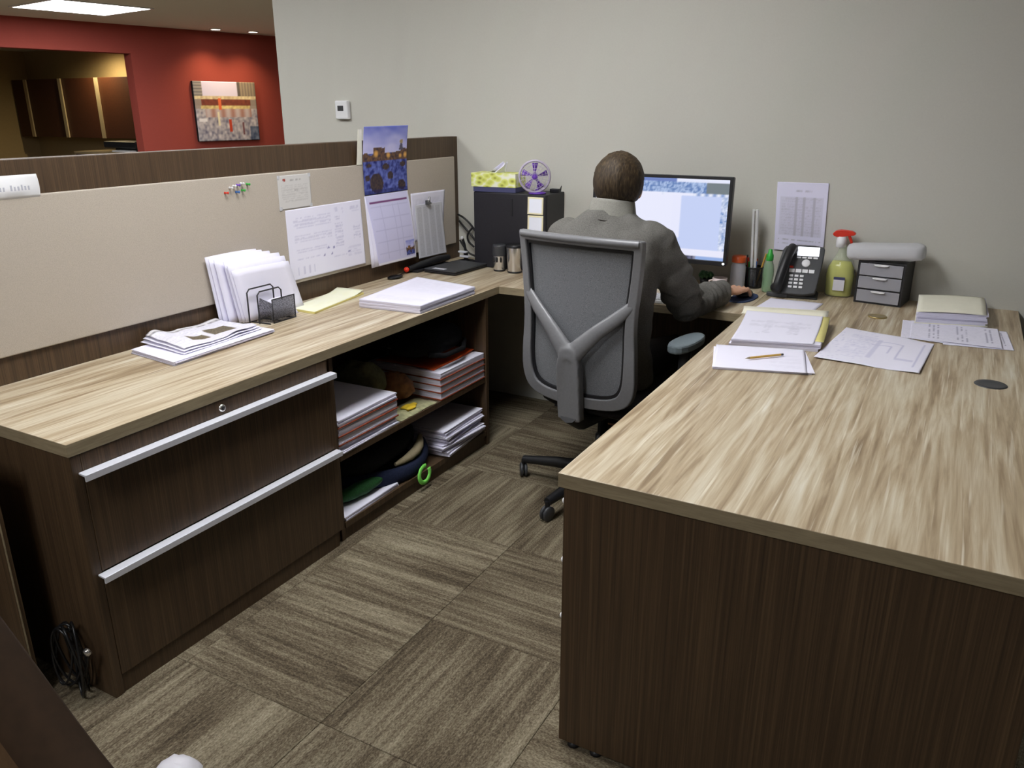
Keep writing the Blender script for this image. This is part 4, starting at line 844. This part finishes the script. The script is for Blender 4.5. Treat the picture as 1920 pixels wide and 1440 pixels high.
for k, c in enumerate(([(2.36, 1.955), (2.568, 1.985), (2.552, 2.25), (2.34, 2.22)], [(2.228, 1.985), (2.36, 1.97), (2.36, 2.26), (2.215, 2.25)], [(2.255, 1.985), (2.535, 1.982), (2.525, 2.262), (2.245, 2.25)])):
    sheet('sheet', P2(c, Z + .001 + .0016 * k), colsP, 60, 40, lambda u, v: Vector((0, 0, .002 * abs(h1(u * 3, v * 3)))), .0006, pq)
fs = thing('file_folder', 'thick cream file folder full of papers near the wall on the right desk', 'folder', (2.36, 2.4, H))
c = [(2.262, 2.215), (2.487, 2.275), (2.478, 2.585), (2.25, 2.53)]
mb = MB(); qstack(mb, c, Z + .007, Z + .046, 6, .004); mb.build('pages', 'page_edge', fs)
mb = MB(); qstack(mb, [(2.256, 2.21), (2.492, 2.27), (2.486, 2.59), (2.246, 2.535)], Z + .0048, Z + .0068, 1, 0); mb.build('back_cover', 'cream_paper', fs)
mb = MB(); mb.grid(lambda u, v: bil(P2([(2.258, 2.212), (2.482, 2.268), (2.474, 2.59), (2.246, 2.535)], Z + .0475), u, v) + Vector((0, 0, .012 * math.sin(PI * v) + .004 * math.sin(PI * u))), 12, 12); mb.build('front_cover', 'cream_paper', fs, solid=.0012)

# ---------------------------------------------------------------- notice on the wall
def notice(u, v):
    k = max(region(u, v, (.3, .87, .7, .91), 1, .5), region(u, v, (.08, .16, .92, .2), 1, .85), region(u, v, (.08, .1, .92, .135), 1, .6))
    if .08 < u < .92 and .24 < v < .80:
        k = max(k, .18, region(u, v, (.1, .25, .9, .79), 24, .5))
        for x in (.4, .55, .75):
            if abs(u - x) < .03: k = max(k, .45)
    return mixc(lin(226, 224, 246), lin(130, 126, 130), k)
tag(sheet('wall_notice', [Vector((1.646, YW - .003, .905)), Vector((1.853, YW - .003, .897)), Vector((1.842, YW - .003, 1.196)), Vector((1.632, YW - .003, 1.194))], notice, 60, 70, lambda u, v: Vector((0, -.003 * (1 - v) - .002 * u, 0)), .0008), 'white printed notice with a table taped to the grey wall above the telephone', 'paper')

# ================================================================== OFFICE CHAIR
CH = thing('office_chair', 'grey mesh-back office chair the man sits in', 'chair', (1.262, 1.78, 0), math.radians(-8))
def cs(x, z, k=0):   # back surface: leans away above the lumbar, wraps at the sides
    y = -.285 - .05 * max(0, (z - .72) / .36) ** 1.2 + .4 * x * x - .02 * math.cos((z - .66) * 7)
    return Vector((x, y + k, z))
Oo = [(-.248, 1.07), (-.247, 1.086), (-.235, 1.086), (.235, 1.086), (.247, 1.086), (.248, 1.07), (.238, .93), (.225, .80), (.236, .66), (.238, .55), (.20, .488), (.09, .468), (-.09, .468), (-.20, .488), (-.238, .55), (-.236, .66), (-.225, .80), (-.238, .93)]
Ii = [(-.217, 1.045), (-.217, 1.053), (-.207, 1.054), (.207, 1.054), (.217, 1.053), (.217, 1.045), (.207, .93), (.192, .80), (.196, .66), (.192, .57), (.165, .525), (.08, .51), (-.08, .51), (-.165, .525), (-.192, .57), (-.196, .66), (-.192, .80), (-.207, .93)]
def dens(P): return chaikin(P, 2)
mb = MB(); mb.ring(dens(Oo), dens(Ii), -.014, .014, cs); mb.build('back_frame', 'chair_grey', CH, True, .004)
mb = MB(); mb.ring(dens([(x * .995, z) for x, z in Ii]), dens([(x * .955, .78 + (z - .78) * .96) for x, z in Ii]), -.005, .006, cs); mb.build('gasket', 'black_plastic', CH, True)
mb = MB(); pts = [(-.235 + .47 * k / 12, 1.075) for k in range(13)]; mb.tube([cs(x, z, -.008) for x, z in pts], .0135, 10); mb.build('top_rail', 'chair_grey', CH, True)
mb = MB()
ii = dens(Ii); cz = Vector((0, 0))
mb.grid(lambda u, v: cs(-.21 + .42 * u, .505 + .55 * v, .006) * 1.0 if True else None, 24, 28)
# trim the net to the inside of the frame
def inside(x, z):
    r_ = False; P = dens([(a * 1.05, .78 + (b_ - .78) * 1.03) for a, b_ in Ii]); n_ = len(P); j = n_ - 1
    for i in range(n_):
        if (P[i][1] > z) != (P[j][1] > z) and x < (P[j][0] - P[i][0]) * (z - P[i][1]) / (P[j][1] - P[i][1]) + P[i][0]: r_ = not r_
        j = i
    return r_
keep = [k for k, f_ in enumerate(mb.f) if inside(sum(mb.v[i].x for i in f_) / 4, sum(mb.v[i].z for i in f_) / 4)]
mb.f = [mb.f[k] for k in keep]; mb.m = [0] * len(keep); mb.s = [True] * len(keep); mb.build('mesh_back', 'chair_net', CH, True, solid=.003)
mb = MB()
sp_ = lambda x, z: cs(x, z, -.034 + .030 * min(1, abs(x) / .2) ** 1.5)
for s_ in (-1, 1): mb.tube([sp_(s_ * x, z) for x, z in ((.226, .905), (.212, .865), (.16, .815), (.10, .765), (.045, .71), (.0, .66))], [.010, .020, .025, .028, .034, .04], 12, 0, True, (1, .5, 1))
mb.prism(chaikin([(-.03, .69), (-.01, .70), (.01, .70), (.03, .69), (.05, .62), (.047, .44), (.047, .425), (.04, .42), (-.04, .42), (-.047, .425), (-.047, .44), (-.05, .62)], 1), -.053, -.016, lambda x, z, k: cs(0, z, k - .2 * x * x * (k < -.03)) + Vector((x, 0, 0)))
mb.v = [ROOTM[CH.name] @ p for p in mb.v]
baked(mb, 'spine', 'chair_grey', .005, 4, CH)
mb = MB(); mb.tube([cs(0, .45, -.04), (0, -.25, .40), (0, -.12, .40), (0, .0, .40)], [.04, .04, .045, .05], 10, 0, True); mb.build('tilt_arm', 'black_plastic', CH, True)
mb = MB(); mb.ell((0, -.02, .455), (.245, .25, .05), 28, 12, 0, None, lambda p: Vector((abs(p.x / .245) ** .6 * math.copysign(.245, p.x), abs(p.y / .25) ** .6 * math.copysign(.25, p.y), p.z))); mb.build('seat', 'dark_fabric', CH, True)
mb = MB(); mb.box(-.1, -.12, .37, .1, .12, .41); mb.build('tilt_box', 'black_plastic', CH, True, .01)
for s_ in (-1, 1):
    mb = MB(); mb.tube(chaikin([(s_ * .12, -.02, .40), (s_ * .27, -.02, .40), (s_ * .285, -.02, .46), (s_ * .285, .0, .665)], 1, False), .022, 8); ar = mb.build('arm_post', 'charcoal', CH, True)
    mb = MB(); mb.prism(chaikin([(s_ * .285 - .045, -.11), (s_ * .285 + .045, -.11), (s_ * .285 + .04, .12), (s_ * .285 - .04, .12)], 2), .668, .70, lambda x, y, z: (x, y, z), 0); mb.build('arm_pad', 'chair_pad', CH, True, .008)
mb = MB(); mb.lathe([(.028, .09), (.028, .25), (.02, .25), (.02, .375)], c=(-.045, -.01, 0), n=14); mb.build('gas_column', 'black_plastic', CH, True)
mb = MB(); mb.lathe([(0, .06), (.045, .06), (.05, .075), (.045, .115), (.03, .125), (0, .125)], c=(-.045, -.01, 0), n=16); mb.build('hub', 'black_plastic', CH, True)
for k in range(5):
    a_ = math.radians(193 + 72 * k); d = Vector((math.cos(a_), math.sin(a_), 0)); R_ = .345; BO = Vector((-.045, -.01, 0))
    mb = MB(); mb.tube([BO + d * .03 + Vector((0, 0, .098)), BO + d * .2 + Vector((0, 0, .092)), BO + d * R_ + Vector((0, 0, .078))], [.03, .024, .017], 8); lg_ = mb.build('leg', 'black_plastic', CH, True)
    Xc = Matrix.Rotation(a_ + .5 + k, 3, 'Z') @ Ry(90); mb = MB()
    for o_ in (-.0155, .0025): mb.lathe([(0, o_), (.025, o_), (.030, o_ + .003), (.030, o_ + .010), (.025, o_ + .013), (0, o_ + .013)], BO + d * R_ + Vector((0, 0, .0301)), 16, 0, Xc)
    mb.build('caster', 'charcoal', lg_, True)
    MB().tube([BO + d * R_ + Vector((0, 0, .03)), BO + d * R_ + Vector((0, 0, .08))], .009, 8).build('caster_stem', 'black_plastic', lg_, True)

# ================================================================== PERSON
HX, HY, HZ = 1.243, 1.775, 1.238
mb = MB()
HR = Rx(-6) @ Rz(-4)
def head(c, r, **k): mb.ell((HX + c[0], HY + c[1], HZ + c[2]), r, 24, 16, **k)
head((0, -.012, .018), (.076, .094, .092)); head((0, .02, -.02), (.066, .075, .085)); head((0, .055, -.07), (.044, .038, .04)); head((0, .04, -.045), (.054, .05, .055))
head((0, .096, -.022), (.013, .02, .02)); head((0, .098, -.002), (.009, .012, .03)); head((0, .083, .028), (.05, .018, .014)); head((0, .09, -.062), (.024, .012, .006))
for s_ in (-1, 1): head((s_ * .073, .012, -.024), (.01, .02, .032), R=Rz(s_ * -18)); head((s_ * .05, .06, -.02), (.02, .03, .03))
mb.tube([(1.24, 1.715, 1.05), (1.24, 1.73, 1.12), (HX, HY - .03, HZ - .05)], [.064, .058, .056], 16)
mb.ell((1.235, 1.70, .93), (.165, .095, .16), 20, 14); mb.ell((1.235, 1.70, .70), (.15, .095, .2), 20, 14); mb.ell((1.235, 1.73, .56), (.165, .12, .09), 20, 14)
S = {1: Vector((1.40, 1.735, 1.045)), -1: Vector((1.055, 1.74, 1.035))}
E_ = {1: Vector((1.478, 1.92, .785)), -1: Vector((1.0, 1.90, .80))}
Wp = {1: Vector((1.553, 2.215, .787)), -1: Vector((1.07, 2.14, .800))}
for s_ in (1, -1):
    mb.tube([Vector((1.235, 1.71, 1.03)), S[s_]], [.06, .05], 12); mb.tube([S[s_], S[s_].lerp(E_[s_], .5), E_[s_]], [.05, .045, .036], 12); mb.ell(E_[s_], (.036, .036, .036), 12, 8); mb.tube([E_[s_], E_[s_].lerp(Wp[s_], .35), Wp[s_]], [.036, .04, .026], 12)
def hand(wr, aim, side, flat):
    """palm, four unequal bent fingers and a thumb leaving the side of the palm"""
    f_ = Vector(aim).normalized(); l_ = Vector((0, 0, 1)).cross(f_).normalized(); n_ = f_.cross(l_)   # l_ = left of the hand
    pc_ = wr + f_ * .05
    Rm = Matrix((f_, l_, n_)).transposed()
    mb.tube([wr - f_ * .02, wr + f_ * .02], [.026, .024], 10); mb.ell(pc_, (.052, .041, .017), 14, 10, 0, Rm)
    for i, L_ in enumerate((.066, .076, .071, .055)):
        o_ = (.030 - .020 * i) * side; b0 = pc_ + f_ * .038 + l_ * o_ + n_ * .004
        k1 = b0 + f_ * L_ * .42 + n_ * (.008 if not flat else .002) + l_ * o_ * .15; k2 = k1 + f_ * L_ * .32 - n_ * .012; k3 = k2 + f_ * L_ * .2 - n_ * .016
        mb.tube([pc_ + l_ * o_ * .7, b0, k1, k2, k3], [.009, .0102, .0094, .0088, .0074], 8); mb.ell(k3, (.0074, .0074, .0074), 8, 6)
    t0 = wr + f_ * .022 + l_ * .02 * side; t1 = t0 + f_ * .03 + l_ * .026 * side - n_ * .004; t2 = t1 + f_ * .03 + l_ * .006 * side - n_ * .008; t3 = t2 + f_ * .02 - l_ * .002 * side - n_ * .006
    mb.tube([t0, t1, t2, t3], [.013, .0125, .0108, .0085], 8); mb.ell(t3, (.0085, .0085, .0085), 8, 6)
hand(Wp[1], (.30, .94, -.12), 1, False); hand(Wp[-1], (.12, .98, -.2), -1, True)
K_ = {1: Vector((1.37, 2.18, .525)), -1: Vector((1.09, 2.2, .525))}; A_ = {1: Vector((1.40, 2.26, .09)), -1: Vector((1.06, 2.3, .09))}
for s_ in (1, -1):
    h0 = Vector((1.235 + s_ * .09, 1.76, .555)); mb.tube([h0, h0.lerp(K_[s_], .5), K_[s_]], [.078, .068, .052], 12); mb.ell(K_[s_], (.052, .052, .052), 12, 8); mb.tube([K_[s_], K_[s_].lerp(A_[s_], .3), A_[s_]], [.05, .052, .036], 12)
    mb.tube([A_[s_] + Vector((0, -.03, -.045)), A_[s_] + Vector((0, .06, -.055)), A_[s_] + Vector((0, .15, -.062))], [.034, .034, .024], 10)
PS = baked(mb, 'person', 'skin', .0045, 3)
tag(PS, 'man with short brown hair in a grey jacket seated at the monitor, back turned', 'person')
# hair
def hl(p):   # pull the cap in below the hairline
    y = p.y / .1; z = p.z
    low = -.082 + .0 * y
    if p.y > .03: low = -.02 + (p.y - .03) * 1.35
    k = max(0, min(1, (z - low) / .016))
    s_ = .80 + .20 * k
    return Vector((p.x * s_, p.y * s_, z if k > 0 else max(z, low - .01))) + p.normalized() * (.0025 * h1(p.x * 60, p.y * 60, p.z * 12) + .0025 * h1(p.x * 25, p.y * 25, 3))
mb = MB(); mb.ell((HX + .004, HY - .01, HZ + .006), (.0895, .107, .106), 56, 40, 0, None, hl); mb.build('hair', 'hair', PS)
for s_ in (-1, 1):
    mb = MB(); mb.ell((HX + s_ * .03, HY + .092, HZ + .006), (.011, .008, .008), 12, 8); ey = mb.build('eye', 'eye_white', PS); mb = MB(); mb.ell((HX + s_ * .03, HY + .0985, HZ + .006), (.0045, .003, .0045), 10, 6); mb.build('iris', 'black_plastic', ey)
    mb = MB(); mb.tube([(HX + s_ * .015, HY + .103, HZ + .024), (HX + s_ * .03, HY + .102, HZ + .029), (HX + s_ * .047, HY + .092, HZ + .025)], .0035, 6); mb.build('eyebrow', 'hair', PS)
mb = MB(); mb.tube([(HX - .022, HY + .094, HZ - .062), (HX, HY + .103, HZ - .06), (HX + .022, HY + .094, HZ - .062)], [.003, .0055, .003], 8); mb.build('mouth', 'lip', PS)
# jacket: torso loft and sleeves fused, creased at the elbows
mb = MB()
rings = [(.50, 1.72, .185, .135), (.58, 1.705, .185, .13), (.70, 1.69, .182, .122), (.82, 1.675, .19, .124), (.93, 1.678, .205, .128), (1.0, 1.69, .208, .12), (1.06, 1.705, .19, .10), (1.10, 1.715, .15, .085), (1.135, 1.722, .095, .072), (1.155, 1.725, .066, .066)]
def loft(mb, rs, cx, n=28, pw=.8):
    vs = []
    for z, y, a, bb in rs:
        for j in range(n):
            th_ = 2 * PI * j / n; c_, s_ = math.cos(th_), math.sin(th_)
            vs.append(Vector((cx + a * abs(c_) ** pw * math.copysign(1, c_), y + bb * abs(s_) ** pw * math.copysign(1, s_), z)))
    fs = [(i * n + j, i * n + (j + 1) % n, (i + 1) * n + (j + 1) % n, (i + 1) * n + j) for i in range(len(rs) - 1) for j in range(n)]
    fs += [tuple(range(n - 1, -1, -1)), tuple(range((len(rs) - 1) * n, len(rs) * n))]
    mb.add(vs, fs, 0, True)
loft(mb, rings, 1.236)
for s_ in (1, -1):
    a_, e_, w_ = S[s_], E_[s_], Wp[s_]
    mb.ell(a_ + Vector((-s_ * .012, -.005, .0)), (.082, .082, .07), 16, 12)
    up_ = a_.lerp(e_, .5) + Vector((s_ * .012, -.02, 0))
    mb.tube([a_, up_, e_ + Vector((s_ * .004, -.012, .0))], [.078, .074, .062], 16); mb.ell(e_ + Vector((0, -.01, -.004)), (.062, .06, .056), 16, 10)
    wl = e_.lerp(w_, .93); mb.tube([e_, e_.lerp(w_, .4), e_.lerp(w_, .8), wl], [.059, .060, .052, .047], 16)
def crease(p, n_):
    d_ = 0
    for s_ in (1, -1):
        e_, w_, a_ = E_[s_], Wp[s_], S[s_]; ax = (w_ - e_); L_ = ax.length; t_ = (p - e_).dot(ax) / (L_ * L_)
        r_ = ((p - e_) - ax * t_).length
        if -.05 < t_ < 1 and r_ < .085: d_ += .006 * math.sin(t_ * 46 + 3 * h1(p.x * 14, p.y * 14, p.z * 14)) * (1 - t_ * .4)
        ax = (e_ - a_); L_ = ax.length; t_ = (p - a_).dot(ax) / (L_ * L_); r_ = ((p - a_) - ax * t_).length
        if .3 < t_ < 1.05 and r_ < .09: d_ += .007 * math.sin(t_ * 28 + 4 * h1(p.x * 10, p.y * 10, p.z * 10)) * t_
    return d_ + .009 * h1(p.x * 9, p.y * 9, p.z * 13) + .002 * h1(p.x * 26, p.y * 26, p.z * 26)
JK = baked(mb, 'jacket', 'jacket', .008, 5, PS, crease)
from mathutils.bvhtree import BVHTree
jw = [ROOTM[JK.name] @ v_.co for v_ in JK.data.vertices]; tree = BVHTree.FromPolygons(jw, [tuple(p.vertices) for p in JK.data.polygons])
def onto(x, y):
    h_ = tree.ray_cast(Vector((x, y, 1.4)), Vector((0, 0, -1)))[0]
    return h_.z if h_ is not None else 1.12
def neck(a_, r_): return 1.240 + r_ * math.cos(a_), 1.729 + r_ * math.sin(a_)
def col(u, v):
    a_ = 2 * PI * u; x, y = neck(a_, .088 - .012 * v); zb = onto(*neck(a_, .088)) - .006
    return Vector((x, y + .014 * v, zb + (1.180 + .012 * math.sin(a_ + PI) + .004 * math.cos(a_ + PI) - zb) * v))
mb = MB(); mb.grid(col, 48, 7); mb.build('collar', 'collar', JK, solid=.006)
mb = MB(); mb.tube([(*neck(2 * PI * k / 48, .0885), onto(*neck(2 * PI * k / 48, .0885)) * .5 + .5 * 1.112) for k in range(48)], .003, 6, closed=True); mb.build('collar_seam', 'trousers', JK)
# trousers and shoes
mb = MB(); mb.ell((1.236, 1.735, .565), (.178, .135, .085), 20, 12)
for s_ in (1, -1):
    h0 = Vector((1.235 + s_ * .09, 1.76, .558)); mb.tube([h0, h0.lerp(K_[s_], .5), K_[s_]], [.088, .078, .064], 14); mb.ell(K_[s_], (.064, .064, .064), 12, 8); mb.tube([K_[s_], K_[s_].lerp(A_[s_], .4), A_[s_] + Vector((0, 0, .02))], [.062, .062, .052], 14)
baked(mb, 'trousers', 'trousers', .009, 4, PS)
for s_ in (1, -1):
    mb = MB(); c_ = A_[s_]; mb.tube([c_ + Vector((0, -.045, -.042)), c_ + Vector((0, 0, -.03)), c_ + Vector((0, .08, -.045)), c_ + Vector((0, .16, -.058)), c_ + Vector((0, .19, -.066))], [.034, .046, .044, .036, .018], 14)
    mb.v = [Vector((p.x, p.y, max(p.z, .002))) for p in mb.v]; mb.build('shoe', 'black_plastic', PS, sub=1)

# ================================================================== foreground
cc_ = thing('cable_coil', 'loose coil of black cable with silver plug on the carpet by the file cabinet', 'cable', (.42, -.03, 0))
for k in range(6):
    mb = MB(); mb.tube([(.435 + .011 * k + .034 * math.cos(a_ * .2618) * (1 + .06 * k), -.032 + .020 * math.sin(a_ * .2618 + k), .118 + (.085 + .005 * k) * math.sin(a_ * .2618)) for a_ in range(24)], .0035, 6, closed=True); mb.build('loop', 'cable_black', cc_)
MB().tube([(.50, -.03, .05), (.53, -.03, .12), (.545, -.03, .158)], .004, 6).build('tail', 'cable_black', cc_); MB().lathe([(0, 0), (.008, 0), (.009, .006), (.007, .018), (0, .018)], (.546, -.03, .155), 12, 0, Rx(20)).build('plug', 'steel', cc_)
AC = thing('armchair', 'dark brown tub armchair in the near left corner, mostly out of the picture', 'armchair', (1.4, -.95, 0))
def rim(x): return .72 + .40 / (1 + math.exp((x - 1.52) * 9))
path = []
for k in range(41):
    s_ = k / 40
    if s_ < .35: path.append((1.80 - .45 * s_ / .35, -.655, 0, 1))
    elif s_ > .65: path.append((1.35 + .45 * (s_ - .65) / .35, -1.255, 0, -1))
    else: a_ = PI / 2 + PI * (s_ - .35) / .30; path.append((1.35 + .3 * math.cos(a_), -.955 + .3 * math.sin(a_), 0, 0))
def wall_pt(i, off, z):
    a = Vector(path[max(i - 1, 0)][:2]); b_ = Vector(path[min(i + 1, 40)][:2]); d_ = (b_ - a).normalized(); n_ = Vector((d_.y, -d_.x)); p = Vector(path[i][:2]) + n_ * off
    return Vector((p.x, p.y, z))
mb = MB(); sec = lambda z: [(-.035, .30), (-.035, z - .03), (-.026, z - .008), (0, z), (.026, z - .008), (.035, z - .03), (.035, .30)]
vs = []
for i in range(41):
    for o_, z in sec(rim(path[i][0])): vs.append(wall_pt(i, o_, z))
mb.add(vs, [(i * 7 + j, i * 7 + j + 1, (i + 1) * 7 + j + 1, (i + 1) * 7 + j) for i in range(40) for j in range(6)], 0, True); mb.m = [1 if k % 6 in (0, 5) else 0 for k in range(240)]; mb.add(vs[:7], [tuple(range(7))]); mb.add(vs[-7:], [tuple(range(6, -1, -1))])
mb.build('shell', ['leather', 'leather_inner'], AC)
mb = MB(); mb.ell((1.47, -.955, .40), (.30, .27, .09), 24, 12, 0, None, lambda p: Vector((abs(p.x / .3) ** .6 * math.copysign(.3, p.x), abs(p.y / .27) ** .6 * math.copysign(.27, p.y), p.z))); mb.build('seat', 'leather_inner', AC)
mb = MB(); mb.box(1.12, -1.2, .25, 1.78, -.71, .32); mb.build('seat_base', 'leather', AC, bevel=.02)
for x, y in ((1.2, -1.15), (1.2, -.76), (1.72, -1.15), (1.72, -.76)): mb = MB(); mb.lathe([(0, 0), (.018, 0), (.026, .25), (0, .25)], (x, y, 0), 12); mb.build('leg', 'dark_wood', AC)
mb = MB(); mb.ell((0.986, -0.137, .047), (.058, .058, .05), 18, 12, 0, None, lambda p: p * (1 + .12 * h1(p.x * 40, p.y * 40, p.z * 40))); mb.v = [Vector((p.x, p.y, max(p.z, .001))) for p in mb.v]; tag(mb.build('crumpled_paper', 'label_white'), 'crumpled ball of white paper on the carpet at the bottom edge', 'paper')
